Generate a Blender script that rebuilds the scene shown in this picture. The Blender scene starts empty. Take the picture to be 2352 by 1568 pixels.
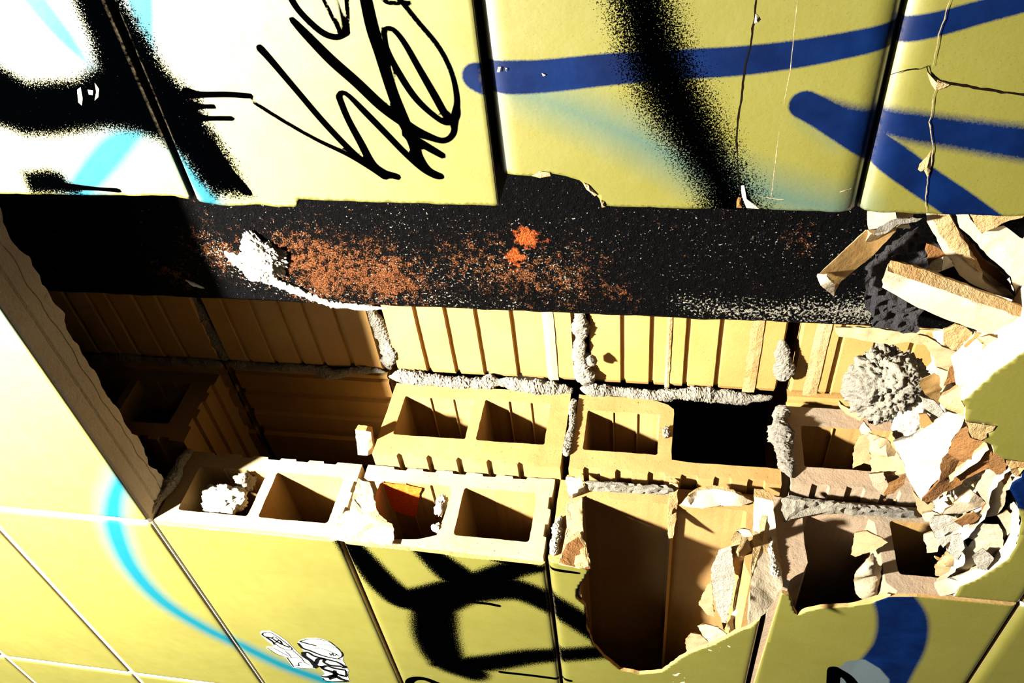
import bpy, bmesh, math, random
import numpy as np
from mathutils import Vector, Matrix, noise
from mathutils.geometry import delaunay_2d_cdt

# ------------------------------------------------------------------ camera, light, exposure
S = bpy.context.scene
RC = np.array([[-0.09339237, -0.70767727, -0.70033617],
               [0.16059207, -0.70490717, 0.69088064],
               [-0.98259251, -0.04794546, 0.17948031]])      # rows: world axes in camera coordinates
C = np.array([0.87020428, -0.50937119, -0.62685729])
F = 1970.475
CC = np.array([1176, 784.])
cd = bpy.data.cameras.new('camera'); cam = bpy.data.objects.new('camera', cd)
S.collection.objects.link(cam); S.camera = cam
cd.sensor_width = 36; cd.lens = F / 2352 * 36; cd.clip_start = .01
r, d, b = RC @ [1, 0, 0], RC @ [0, -1, 0], RC @ [0, 0, -1]
cam.matrix_world = Matrix(((r[0], d[0], b[0], C[0]), (r[1], d[1], b[1], C[1]), (r[2], d[2], b[2], C[2]), (0, 0, 0, 1)))

W = bpy.data.worlds.new('world'); S.world = W; W.use_nodes = True
W.node_tree.nodes['Background'].inputs[0].default_value = (.35, .6, 1, 1)
W.node_tree.nodes['Background'].inputs[1].default_value = .004

def lamp(name, loc, target, power, size, col):
    l = bpy.data.lights.new(name, 'AREA'); l.shape = 'DISK'; l.size = size; l.energy = power; l.color = col
    o = bpy.data.objects.new(name, l); S.collection.objects.link(o)
    o.location = loc; o.rotation_euler = (Vector(target) - Vector(loc)).to_track_quat('-Z', 'Y').to_euler()
    return o
k_ = lamp('work_lamp', (.80, -.80, .82), (.56, .0, .70), 190, .12, (1, .94, .82)); k_.data.spread = math.radians(146)
lamp('floor_bounce', (1.15, -1.25, -1.05), (.2, .1, -.3), .27, .35, (1, .66, .35))
w_ = lamp('glaze_fill_light', (-.55, -1.45, .95), (.35, 0, -.05), 5, 1.1, (1, .98, .90)); w_.data.shape = 'SQUARE'  # added soft fill, no real source; its reflection whitens the glaze
S.view_settings.view_transform = 'Standard'; S.view_settings.look = 'None'
S.view_settings.gamma = 1; S.view_settings.exposure = 1.85; S.view_settings.use_curve_mapping = False

# ------------------------------------------------------------------ pixel <-> place
def ray(p):
    return RC @ np.array([p[0] - CC[0], p[1] - CC[1], F])
def hit(p, ax=1, v=0.):
    dd = ray(p); return C + (v - C[ax]) / dd[ax] * dd
def back(p):
    """nearest of the surfaces that carry the rubble: brick ends, column, rear leaf, slot bottom"""
    dd = ray(p); best = 9
    for ax, v, lo, hi in ((0, 0., -.2, .116), (0, .02, .090, .245), (1, .14, .255, 9), (1, .25, -.2, .3)):
        t = (v - C[ax]) / dd[ax]; q = C + t * dd
        o = q[1] if ax == 0 else q[0]
        if lo <= o <= hi and t < best: best = t
    t = (-.925 - C[2]) / dd[2]
    if 0 < t < best: best = t
    return best
def lifted(p, lift):
    dd = ray(p); t = back(p); return C + (t - lift / np.linalg.norm(dd)) * dd

# ------------------------------------------------------------------ object helpers
def tag(o, label=None, cat=None, group=None, kind=None):
    if label: o['label'] = label
    if cat: o['category'] = cat
    if group: o['group'] = group
    if kind: o['kind'] = kind
    return o
def mesh_obj(name, V, Fc, mat, parent=None, smooth=False, mats=None, midx=None):
    me = bpy.data.meshes.new(name)
    me.from_pydata([tuple(map(float, v)) for v in V], [], [tuple(map(int, f)) for f in Fc])
    me.validate(); me.update()
    if mats:
        for m in mats: me.materials.append(m)
        if midx is not None and len(midx) == len(me.polygons): me.polygons.foreach_set('material_index', midx)
    else: me.materials.append(mat)
    if smooth: me.polygons.foreach_set('use_smooth', [True] * len(me.polygons))
    o = bpy.data.objects.new(name, me); S.collection.objects.link(o)
    if parent: o.parent = parent
    return o
def empty(name, loc=(0, 0, 0)):
    o = bpy.data.objects.new(name, None); S.collection.objects.link(o); o.location = loc; o.empty_display_size = .05
    return o
def fix_normals(o):
    bm = bmesh.new(); bm.from_mesh(o.data); bmesh.ops.recalc_face_normals(bm, faces=bm.faces[:]); bm.to_mesh(o.data); bm.free()
def rng(s): return random.Random(s)
def nz(x, y, z, s=1., seed=0.):
    return noise.noise(Vector((x * s + seed, y * s + seed * 1.7, z * s - seed)))
def rough_line(P, step, amp, seed, closed=False, scale=None):
    """resample a polyline and shake it with two octaves of noise"""
    P = [np.array(p, float) for p in P]; out = []
    n = len(P); m = n if closed else n - 1
    for i in range(m):
        a, c = P[i], P[(i + 1) % n]; L = np.linalg.norm(c - a); k = max(1, int(L / step))
        for j in range(k): out.append(a + (c - a) * j / k)
    if not closed: out.append(P[-1])
    res = []
    for i, p in enumerate(out):
        q = list(p) + [0] * (3 - len(p))
        o = np.array([nz(*q, s=1 / (step * 4), seed=seed + 7 * k) + .6 * nz(*q, s=1 / (step * 1.3), seed=seed + 3 + 5 * k) for k in range(len(p))])
        res.append(p + o * amp)
    return res

# ------------------------------------------------------------------ materials
def newmat(name):
    m = bpy.data.materials.new(name); m.use_nodes = True
    nt = m.node_tree; return m, nt, nt.nodes, nt.links, nt.nodes['Principled BSDF']
class G:
    def __init__(s, nt): s.nt = nt
    def n(s, t, **k):
        x = s.nt.nodes.new(t)
        for a, v in k.items(): setattr(x, a, v)
        return x
    def put(s, sock, v):
        if hasattr(v, 'is_output') or isinstance(v, bpy.types.NodeSocket): s.nt.links.new(v, sock)
        else: sock.default_value = v
    def math(s, op, a, b=0., c=0., clamp=False):
        x = s.n('ShaderNodeMath', operation=op, use_clamp=clamp)
        s.put(x.inputs[0], a); s.put(x.inputs[1], b)
        if len(x.inputs) > 2: s.put(x.inputs[2], c)
        return x.outputs[0]
    def mix(s, f, a, b):
        x = s.n('ShaderNodeMix', data_type='RGBA'); s.put(x.inputs[0], f)
        s.put(x.inputs[6], a if not isinstance(a, tuple) else (*a, 1) if len(a) == 3 else a)
        s.put(x.inputs[7], b if not isinstance(b, tuple) else (*b, 1) if len(b) == 3 else b)
        return x.outputs[2]
    def noise(s, scale, detail=3, rough=.5, vec=None):
        x = s.n('ShaderNodeTexNoise'); x.inputs['Scale'].default_value = scale; x.inputs['Detail'].default_value = detail
        x.inputs['Roughness'].default_value = rough
        if vec is None: vec = s.pos()
        s.nt.links.new(vec, x.inputs['Vector']); return x.outputs['Fac']
    def pos(s):
        if not hasattr(s, '_p'): s._p = s.n('ShaderNodeTexCoord').outputs['Object']
        return s._p
    def ramp(s, v, lo, hi, a=0., b=1.):
        x = s.n('ShaderNodeMapRange'); s.put(x.inputs[0], v)
        for i, q in enumerate((lo, hi, a, b)): s.put(x.inputs[1 + i], q)
        return x.outputs[0]
    def attr(s, name):
        x = s.n('ShaderNodeAttribute'); x.attribute_name = name; return x.outputs['Fac']
    def bump(s, h, dist, strength=1., normal=None):
        x = s.n('ShaderNodeBump'); x.inputs['Strength'].default_value = strength; x.inputs['Distance'].default_value = dist
        s.put(x.inputs['Height'], h)
        if normal: s.put(x.inputs['Normal'], normal)
        return x.outputs[0]

KA = .245
def dk(c, k=None): return tuple(x * (k or KA) for x in c)
def clay(name, c1, c2, bump=.0006, scale=90, spec=.3, pits=True, rough=.75):
    c1, c2 = dk(c1), dk(c2); m, nt, N, L, B = newmat(name); g = G(nt)
    big = g.noise(14, 3); fine = g.noise(scale * 6, 4, .6); mid = g.noise(scale, 5, .65)
    col = g.mix(g.ramp(big, .35, .68), c1, c2)
    col = g.mix(g.ramp(fine, .35, .75, 0, .35), col, tuple(min(1, x * 1.25) for x in c1))
    if pits:
        sp = g.noise(420, 2, .5)
        col = g.mix(g.ramp(sp, .70, .76), col, (.03, .012, .004))
    L.new(col, B.inputs['Base Color']); B.inputs['Roughness'].default_value = rough; spec *= .4
    B.inputs['Specular IOR Level'].default_value = spec
    h = g.math('ADD', mid, g.math('MULTIPLY', fine, .3))
    L.new(g.bump(h, bump), B.inputs['Normal'])
    return m
M = {}
M['clay'] = clay('fired_clay', (.84, .53, .20), (.76, .43, .14), .0005)
M['clay_pale'] = clay('pale_clay', (1.0, .76, .42), (.94, .62, .30), .0007)
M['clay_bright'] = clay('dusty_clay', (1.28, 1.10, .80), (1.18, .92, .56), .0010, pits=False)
M['clay_grey'] = clay('mortar_smeared_clay', (.80, .56, .36), (.62, .50, .36), .0012)
M['clay_rear'] = clay('rear_leaf_clay', (.86, .52, .17), (.80, .43, .12), .0005)
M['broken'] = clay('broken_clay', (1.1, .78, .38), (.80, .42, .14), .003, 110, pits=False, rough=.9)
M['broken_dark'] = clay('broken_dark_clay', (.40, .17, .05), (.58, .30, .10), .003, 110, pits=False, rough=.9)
M['mortar'] = clay('grey_mortar', (.56, .51, .40), (.34, .31, .27), .003, 160, pits=False, rough=.95)
M['mortar_pale'] = clay('pale_mortar', (1.15, 1.05, .84), (.80, .72, .58), .003, 160, pits=False, rough=.95)
M['mortar_dark'] = clay('tarred_mortar', (.085, .075, .08), (.03, .03, .04), .006, 200, pits=False, rough=.6, spec=.6)
M['plaster'] = clay('white_plaster', (1.4, 1.3, 1.05), (1.15, 1.04, .82), .004, 180, pits=False, rough=.9)
M['grout'] = clay('grout', (1.3, 1.2, 1.0), (.85, .78, .62), .002, 200, pits=False)
M['grout_dark'] = clay('dirty_grout', (.05, .05, .055), (.02, .02, .025), .002, 200, pits=False)

def plain(name, col, rough=.6, spec=.3, bump=0, scale=300):
    col = dk(col); m, nt, N, L, B = newmat(name); g = G(nt)
    n = g.noise(scale, 4)
    L.new(g.mix(g.ramp(n, .35, .7), col, tuple(x * .8 for x in col)), B.inputs['Base Color'])
    B.inputs['Roughness'].default_value = rough; B.inputs['Specular IOR Level'].default_value = spec
    if bump: L.new(g.bump(n, bump), B.inputs['Normal'])
    return m
M['crack'] = plain('crack_dark', (.02, .012, .008), .9, 0)
M['chip'] = plain('glaze_chip', (.80, .62, .34), .8, .2, .001)
M['ink'] = plain('black_ink', (.004, .004, .006), .35, .4)
M['paper'] = plain('sticker_paper', (.80, .84, .76), .6, .3)
M['hidden'] = plain('cavity_shade', (.05, .035, .025), .95, .1)  # near-black backing: the cavity's shade is put into its colour

def glaze():
    m, nt, N, L, B = newmat('yellow_glaze'); g = G(nt)
    sp = g.noise(1300, 2, .6); sp2 = g.noise(600, 2, .6); spk = g.math('ADD', g.math('MULTIPLY', sp, .6), g.math('MULTIPLY', sp2, .4))
    base = g.mix(g.ramp(g.noise(9, 3), .3, .7), (.09800, .09065, .01274), (.08575, .07840, .00980))
    freck = g.noise(1100, 2, .5)
    base = g.mix(g.ramp(freck, .66, .74, 0, .55), base, (.03185, .02450, .00367))
    # sprays: a stored density is compared with fine noise so that edges break up into droplets
    def spray(name, lo, hi, w=.35):
        a = g.attr(name)
        t = g.math('ADD', a, g.math('MULTIPLY', g.math('SUBTRACT', spk, .5), w))
        return g.ramp(t, lo, hi)
    cy = spray('cyan', .16, .84, .25)
    col = g.mix(cy, base, (.0003, .046, .064))
    bl = spray('blue', .35, .62, .3)
    bcol = g.mix(g.ramp(g.noise(30, 3), .35, .7), (.00003, .0030, .021), (.00003, .0058, .036))
    col = g.mix(bl, col, bcol)
    wh = spray('white', .3, .6, .5)
    col = g.mix(wh, col, (.04900, .06615, .07350))
    bk = spray('black', .42, .54, 2.4)
    col = g.mix(bk, col, (.00004, .00006, .0001))
    mk = g.ramp(g.attr('marker'), -.0003, .0003)
    col = g.mix(mk, col, (.00006, .00006, .0001))
    ed = g.ramp(g.attr('edge'), 0., .0035, 1, 0)
    dirt = g.math('MULTIPLY', ed, g.ramp(g.noise(240, 4, .7), .42, .62))
    col = g.mix(g.math('MULTIPLY', dirt, .6), col, (.06125, .04900, .02940))
    L.new(col, B.inputs['Base Color'])
    ro = g.ramp(g.noise(60, 3), .3, .7, .38, .46)
    anyp = g.math('MAXIMUM', g.math('MAXIMUM', g.math('MULTIPLY', cy, .85), g.math('MULTIPLY', bl, .9)), g.math('MAXIMUM', bk, mk))
    L.new(g.math('ADD', ro, g.math('MULTIPLY', anyp, .10)), B.inputs['Roughness'])
    L.new(g.math('SUBTRACT', .85, g.math('MULTIPLY', anyp, .85)), B.inputs['Specular IOR Level'])
    L.new(g.bump(g.noise(260, 3), .00012), B.inputs['Normal'])
    L.new(g.math('SUBTRACT', 1., anyp), B.inputs['Coat Weight']); B.inputs['Coat Roughness'].default_value = .34; B.inputs['Coat IOR'].default_value = 1.7
    return m
M['glaze'] = glaze()

def steel():
    m, nt, N, L, B = newmat('rusty_black_steel'); g = G(nt)
    fine = g.noise(700, 3, .7); mid = g.noise(160, 4, .65); sp = g.noise(380, 2, .5)
    col = g.mix(g.ramp(mid, .4, .7), (.00006, .00007, .00016), (.0003, .00035, .0007))
    ru = g.attr('rust'); sc = g.attr('scuff'); ho = g.attr('hot')
    t = g.math('ADD', ru, g.math('MULTIPLY', g.math('SUBTRACT', mid, .5), 1.8))
    t = g.math('ADD', t, g.math('MULTIPLY', g.math('SUBTRACT', fine, .5), 1.6))
    rc = g.mix(g.ramp(fine, .4, .65), (.02450, .00686, .00294), (.10290, .03675, .01225))
    col = g.mix(g.ramp(t, .42, .62), col, rc)
    t2 = g.math('ADD', sc, g.math('MULTIPLY', g.math('SUBTRACT', sp, .5), 2.4))
    t2 = g.math('ADD', t2, g.math('MULTIPLY', g.math('SUBTRACT', fine, .5), 1.2))
    col = g.mix(g.ramp(t2, .60, .72), col, (.13475, .12740, .10290))
    t3 = g.math('ADD', ho, g.math('MULTIPLY', g.math('SUBTRACT', mid, .5), 1.2))
    col = g.mix(g.ramp(t3, .4, .6), col, g.mix(g.ramp(fine, .4, .62), (.11025, .00735, .00196), (.20825, .05880, .01225)))
    L.new(col, B.inputs['Base Color'])
    B.inputs['Roughness'].default_value = .62; B.inputs['Specular IOR Level'].default_value = .02
    h = g.math('ADD', mid, g.math('MULTIPLY', fine, .6))
    L.new(g.bump(h, .005), B.inputs['Normal'])
    return m
M['steel'] = steel()



# ------------------------------------------------------------------ paint: strokes and patches as distances on the wall plane
def cat(P, per=7):
    P = np.array(P, float)
    if len(P) < 3: 
        return np.array([P[0] + (P[-1] - P[0]) * t for t in np.linspace(0, 1, per)])
    Q = np.vstack([2 * P[0] - P[1], P, 2 * P[-1] - P[-2]]); out = []
    for i in range(1, len(Q) - 2):
        for t in np.linspace(0, 1, per, endpoint=False):
            a, b_, c, d_ = Q[i - 1], Q[i], Q[i + 1], Q[i + 2]
            out.append(.5 * ((2 * b_) + (-a + c) * t + (2 * a - 5 * b_ + 4 * c - d_) * t * t + (-a + 3 * b_ - 3 * c + d_) * t ** 3))
    out.append(P[-1]); return np.array(out)
def on_plane(P, ax=1, v=0.):
    """(px, py, half width px) -> (X, Z, half width m)"""
    out = []
    for p in P:
        q = hit(p, ax, v); out.append([q[0], q[2], (p[2] if len(p) > 2 else 0) * mpp(q) * 1.06])
    return np.array(out)
def mpp(q):
    z = (RC.T @ (q - C))[2]; return z / F * (1.05 if q[0] > .3 else 1.42)
def stroke_sd(X, Z, P):
    """signed depth inside a stroke (positive inside), metres"""
    best = np.full(X.shape, -9.)
    for a, c in zip(P[:-1], P[1:]):
        dx, dz = c[0] - a[0], c[1] - a[1]; L2 = dx * dx + dz * dz + 1e-12
        t = np.clip(((X - a[0]) * dx + (Z - a[1]) * dz) / L2, 0, 1)
        dd = np.hypot(X - a[0] - t * dx, Z - a[1] - t * dz)
        np.maximum(best, a[2] + (c[2] - a[2]) * t - dd, out=best)
    return best
def poly_sd(X, Z, P):
    best = np.full(X.shape, 9.); ins = np.zeros(X.shape, bool); n = len(P)
    for i in range(n):
        a, c = P[i], P[(i + 1) % n]; dx, dz = c[0] - a[0], c[1] - a[1]; L2 = dx * dx + dz * dz + 1e-12
        t = np.clip(((X - a[0]) * dx + (Z - a[1]) * dz) / L2, 0, 1)
        np.minimum(best, np.hypot(X - a[0] - t * dx, Z - a[1] - t * dz), out=best)
        cr = (a[1] > Z) != (c[1] > Z)
        with np.errstate(divide='ignore', invalid='ignore'):
            xi = a[0] + (Z - a[1]) * dx / (dz if abs(dz) > 1e-12 else 1e-12)
        ins ^= cr & (X < xi)
    return np.where(ins, best, -best)

PAINT = {'black': [], 'blue': [], 'cyan': [], 'white': [], 'marker': []}
def st(ch, pts, soft=.008, k=1., plane=(1, 0.)):
    PAINT.setdefault(ch, []).append(('s', on_plane(cat(pts), *plane), soft, k))
def pg(ch, pts, soft=.008, k=1., plane=(1, 0.)):
    PAINT.setdefault(ch, []).append(('p', on_plane(pts, *plane), soft, k))
# black sprays ------------------------------------------------------------
pg('black', [(120, -80), (165, 0), (205, 90), (218, 150), (170, 182), (60, 186), (0, 150), (-40, 120), (-40, 270), (0, 290), (60, 312), (130, 312), (250, 296), (320, 305), (370, 325), (415, 365), (460, 420), (490, 452), (578, 450), (556, 412), (530, 362), (482, 290), (470, 262), (450, 218), (418, 200), (378, 158), (338, 90), (284, 8), (235, -80)], .011)
pg('black', [(50, 395), (105, 388), (140, 396), (160, 420), (185, 432), (188, 446), (72, 446), (60, 425)], .009)
st('marker', [(150, 428, 10), (190, 431, 7), (230, 434, 5), (268, 437, 6), (275, 438, 5)])
st('marker', [(430, 216, 14), (460, 219, 8), (520, 218, 7), (560, 220, 7), (577, 221, 6)])
st('marker', [(440, 245, 12), (465, 246, 6), (490, 246, 6)])
st('marker', [(440, 268, 16), (470, 273, 7), (510, 273, 6), (533, 273, 6)])
st('marker', [(480, 330, 14), (520, 390, 14), (555, 430, 14), (572, 443, 8)])
pg('black', [(1385, -90), (1412, 40), (1432, 140), (1465, 225), (1510, 300), (1560, 372), (1605, 440), (1625, 520), (1770, 520), (1728, 430), (1690, 360), (1655, 280), (1610, 190), (1575, 100), (1550, 20), (1520, -90)], .021)
st('black', [(795, 1240, 22), (838, 1290, 26), (895, 1352, 30), (945, 1378, 34), (1040, 1358, 34), (1120, 1332, 30), (1180, 1308, 24), (1240, 1309, 8)], .011)
st('black', [(975, 1262, 22), (1035, 1312, 32), (1075, 1340, 34)], .011)
st('black', [(1140, 1283, 10), (1200, 1298, 20), (1240, 1308, 10)], .011)
st('marker', [(1225, 1307, 7), (1262, 1307, 4), (1300, 1312, 4), (1330, 1316, 3)])
st('black', [(985, 1400, 34), (1050, 1364, 36), (1130, 1350, 38), (1200, 1358, 32), (1280, 1395, 28), (1340, 1432, 28), (1410, 1475, 30)], .012)
st('black', [(1000, 1385, 36), (998, 1430, 38), (1005, 1475, 38), (1030, 1520, 34), (1085, 1545, 28)], .016)
st('black', [(1000, 1525, 12), (1060, 1528, 26), (1140, 1520, 26), (1220, 1508, 24), (1310, 1503, 22), (1400, 1495, 22)], .014)
st('marker', [(1050, 1374, 8), (1085, 1382, 4), (1120, 1386, 4), (1146, 1391, 4)])
st('marker', [(1150, 1543, 4), (1230, 1552, 4), (1310, 1563, 4)])
st('marker', [(942, 1600, 7), (942, 1564, 7), (972, 1558, 6), (1010, 1572, 7)])
# royal blue ---------------------------------------------------------------
st('blue', [(1098, 172, 32), (1122, 178, 36), (1180, 179, 38), (1260, 175, 37), (1400, 160, 36), (1550, 149, 34), (1700, 140, 33), (1850, 121, 31), (1980, 96, 29), (2070, 76, 28), (2160, 55, 28), (2260, 27, 27), (2352, 3, 26), (2450, -25, 26)], .0032)
st('blue', [(1848, 240, 32), (1890, 262, 33), (1960, 308, 33), (2040, 360, 35), (2120, 416, 34), (2200, 470, 34), (2290, 535, 34)], .0032)
st('blue', [(1900, 235, 8), (1985, 275, 26), (2080, 290, 34), (2200, 308, 36), (2352, 330, 40), (2450, 345, 42)], .012)
st('blue', [(2050, 1368, 30), (2072, 1420, 36), (2066, 1480, 38), (2030, 1540, 42), (1990, 1610, 44)], .012)
st('blue', [(2330, 1090, 30), (2390, 1130, 50)], .006)
# pale blue mist -----------------------------------------------------------
st('cyan', [(50, -40, 52), (100, 25, 50), (155, 92, 42), (205, 150, 24)], .016)
st('cyan', [(312, -60, 44), (316, 0, 44), (328, 60, 34), (346, 115, 16)], .010)
st('cyan', [(330, 300, 26), (275, 330, 46), (225, 385, 48), (180, 440, 42)], .016)
st('cyan', [(375, 300, 14), (412, 360, 24), (452, 420, 32), (478, 455, 34)], .012)
st('cyan', [(780, -10, 16), (880, 50, 20), (960, 95, 20), (1040, 145, 20), (1095, 175, 26)], .055, .42)
st('cyan', [(1180, 205, 16), (1300, 250, 26), (1430, 305, 30), (1550, 360, 34), (1660, 415, 36), (1780, 450, 34), (1900, 475, 26), (1960, 485, 22)], .030, .85)
st('cyan', [(1855, 265, 14), (1920, 320, 10)], .02, .6)
st('cyan', [(285, 1085, 20), (262, 1150, 22), (264, 1215, 24), (300, 1300, 22), (370, 1378, 20), (470, 1442, 18), (560, 1485, 18), (650, 1528, 18), (760, 1568, 18), (840, 1600, 18)], .020)
st('cyan', [(-20, 700, 20), (10, 745, 18), (32, 775, 14)], .022, .9)
pg('white', [(1920, 1540), (1945, 1518), (1985, 1514), (2020, 1535), (2042, 1560), (2040, 1600), (1940, 1600)], .004)
st('marker', [(1915, 1540, 10), (1912, 1600, 10)]); st('marker', [(1915, 1536, 9), (1950, 1558, 8), (1975, 1600, 10)])
# marker tag ---------------------------------------------------------------
st('marker', [(598, 112, 10), (622, 138, 9), (680, 205, 8), (750, 285, 8), (820, 355, 8), (868, 388, 9), (915, 402, 8)])
st('marker', [(582, 235, 4), (600, 246, 5), (660, 282, 5), (730, 320, 5), (800, 352, 6), (850, 380, 7), (885, 402, 8)])
st('marker', [(655, -30, 9), (680, 15, 8), (712, 50, 8), (745, 76, 8), (775, 84, 7), (800, 74, 6)])
st('marker', [(735, -20, 5), (760, 30, 5), (785, 76, 6)]); st('marker', [(768, -20, 4), (782, 30, 4), (792, 76, 5)]); st('marker', [(796, -20, 6), (799, 30, 5), (800, 74, 5)])
st('marker', [(672, 46, 8), (700, 75, 11), (760, 135, 13), (820, 187, 13), (880, 242, 13), (940, 285, 11), (985, 308, 9), (1022, 318, 7), (1044, 300, 7), (1046, 262, 8), (1052, 225, 7), (1040, 165, 6), (1010, 105, 6), (960, 45, 6), (915, -10, 6)])
st('marker', [(882, 75, 6), (886, 64, 5), (905, 66, 6), (930, 95, 7), (965, 155, 8), (1000, 215, 9), (1025, 258, 9), (1040, 268, 9)])
st('marker', [(884, 72, 6), (890, 110, 7), (915, 160, 8), (955, 220, 8), (1000, 262, 7), (1030, 277, 7), (1052, 262, 7), (1052, 230, 6)])
st('marker', [(1044, 300, 7), (1050, 270, 6)])
st('marker', [(838, -20, 14), (856, 60, 15), (875, 120, 14), (900, 200, 13), (925, 265, 14), (950, 320, 13), (962, 355, 12), (985, 385, 9), (1016, 400, 7)])
st('marker', [(780, 222, 8), (800, 270, 8), (830, 325, 9), (858, 375, 10), (888, 398, 11)])
st('marker', [(780, 222, 8), (784, 212, 6), (800, 216, 6), (840, 255, 8), (890, 305, 8), (935, 350, 8), (975, 383, 9), (1005, 400, 7), (1016, 398, 6)])
st('marker', [(935, 305, 10), (970, 325, 10), (1000, 342, 9), (1018, 352, 8)])
st('marker', [(868, -30, 6), (885, 0, 5), (910, 5, 5), (945, 3, 4)])

def paint_values(X, Z, ch):
    soft0 = -1.
    out = np.full(X.shape, -1. if ch == 'marker' else 0.)
    for kind, P, soft, k in PAINT[ch]:
        w = P[:, 2].max() + soft * 1.5
        m = (X > P[:, 0].min() - w) & (X < P[:, 0].max() + w) & (Z > P[:, 1].min() - w) & (Z < P[:, 1].max() + w)
        if not m.any(): continue
        sd = (stroke_sd if kind == 's' else poly_sd)(X[m], Z[m], P)
        if ch == 'marker': out[m] = np.maximum(out[m], sd)
        else: out[m] = np.maximum(out[m], k * np.clip(.5 + sd / soft * .5, 0, 1))
    return out

# ------------------------------------------------------------------ generic builders
def edge_dist(X, Z, P):
    return np.abs(poly_sd(X, Z, np.array([[p[0], p[1], 0] for p in P])))
def fill_plane(outline, step, holes=()):
    """triangulate an outline (list of 2D points) with interior grid points; returns points, triangles, boundary loops"""
    pts = [Vector((float(p[0]), float(p[1]))) for p in outline]; loops = [list(range(len(pts)))]
    for h in holes:
        loops.append(list(range(len(pts), len(pts) + len(h)))); pts += [Vector((float(p[0]), float(p[1]))) for p in h]
    nb = len(pts)
    if step:
        A = np.array([[p[0], p[1]] for p in outline]); lo, hi = A.min(0), A.max(0)
        xs = np.arange(lo[0] + step * .5, hi[0], step); ys = np.arange(lo[1] + step * .5, hi[1], step)
        GX, GY = np.meshgrid(xs, ys); GX = GX + (np.arange(GX.shape[0]) % 2)[:, None] * step * .5
        GX, GY = GX.ravel(), GY.ravel()
        sd = poly_sd(GX, GY, np.array([[p[0], p[1], 0] for p in outline]))
        ok = sd > step * .45
        for h in holes: ok &= poly_sd(GX, GY, np.array([[p[0], p[1], 0] for p in h])) < -step * .45
        pts += [Vector((float(x), float(y))) for x, y in zip(GX[ok], GY[ok])]
    v, e, f, ov, oe, of = delaunay_2d_cdt(pts, [], loops, 2 if holes else 1, 1e-7)
    if holes:
        keep = []
        V2 = np.array([[p.x, p.y] for p in v]); cen = np.array([V2[list(t)].mean(0) for t in f])
        ins = np.zeros(len(f), bool)
        for h in holes: ins |= poly_sd(cen[:, 0], cen[:, 1], np.array([[p[0], p[1], 0] for p in h])) > 0
        f = [t for t, k in zip(f, ins) if not k]
    V = np.array([[p.x, p.y] for p in v])
    # boundary edges
    cnt = {}
    for t in f:
        for i in range(len(t)):
            a, c = t[i], t[(i + 1) % len(t)]; cnt[(a, c)] = cnt.get((a, c), 0) + 1
    bd = [(a, c) for (a, c) in cnt if (c, a) not in cnt]
    return V, [tuple(t) for t in f], bd

def tile(name, outline, step, thick, parent, bevels, row_z, wob=0., label=None, tilt=(0, 0), mat_edge='clay', yoff=0., skirt=.0):
    """glazed face of a wall brick: rounded arrises at its four true edges, painted, with a clay rim"""
    outline = [tuple(q) for q in rough_line(outline, step * 1.05, 0, 0, True)]
    V, T, bd = fill_plane(outline, step)
    X, Z = V[:, 0], V[:, 1]
    x0, x1, z0, z1 = row_z
    y = np.full(X.shape, yoff)
    bx, bz_lo, bz_hi = bevels
    def drop(dd, rad): 
        u = np.clip(1 - dd / rad, 0, 1); return rad * .42 * (1 - np.sqrt(np.clip(1 - u * u, 0, 1)))
    y += drop(Z - z0, bz_lo) + drop(z1 - Z, bz_hi) + drop(X - x0, bx) + drop(x1 - X, bx)
    y += (Z - (z0 + z1) / 2) * tilt[0] + (X - (x0 + x1) / 2) * tilt[1]
    n = len(X)
    V3 = [(X[i], y[i], Z[i]) for i in range(n)]
    Fc = [t for t in T]; mi = [0] * len(T)
    bv = sorted({a for e in bd for a in e}); idx = {}

    for a in bv:
        idx[a] = []
        for k, tt in enumerate((.25, .6, 1.)):
            j = nz(X[a], k * .1, Z[a], 260, 2.) * skirt
            idx[a].append(len(V3)); V3.append((X[a] + j * .6, y[a] + thick * tt, Z[a] + j * .6))
    for a, c in bd:
        prev = (a, c)
        for k in range(3):
            cur = (idx[a][k], idx[c][k]); Fc.append((prev[1], prev[0], cur[0], cur[1])); mi.append(1); prev = cur
    o = mesh_obj(name, V3, Fc, None, parent, mats=[M['glaze'], M[mat_edge]], midx=mi)
    fix = o.data
    fix_normals(o)
    # make sure the glaze faces the viewer side (-Y)
    if sum(p.normal.y for p in o.data.polygons if p.material_index == 0) > 0: o.data.flip_normals()
    sm = [p.material_index == 0 for p in o.data.polygons]; o.data.polygons.foreach_set('use_smooth', sm)
    XX = np.array([v[0] for v in V3]); ZZ = np.array([v[2] for v in V3])
    for ch in ('black', 'blue', 'cyan', 'white', 'marker'):
        a = o.data.attributes.new(ch, 'FLOAT', 'POINT'); a.data.foreach_set('value', paint_values(XX, ZZ, ch).astype(np.float32))
    a = o.data.attributes.new('edge', 'FLOAT', 'POINT')
    ed = np.minimum.reduce([ZZ - z0, z1 - ZZ, XX - x0, x1 - XX]); a.data.foreach_set('value', ed.astype(np.float32))
    if label: o['label'] = label
    return o

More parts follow.
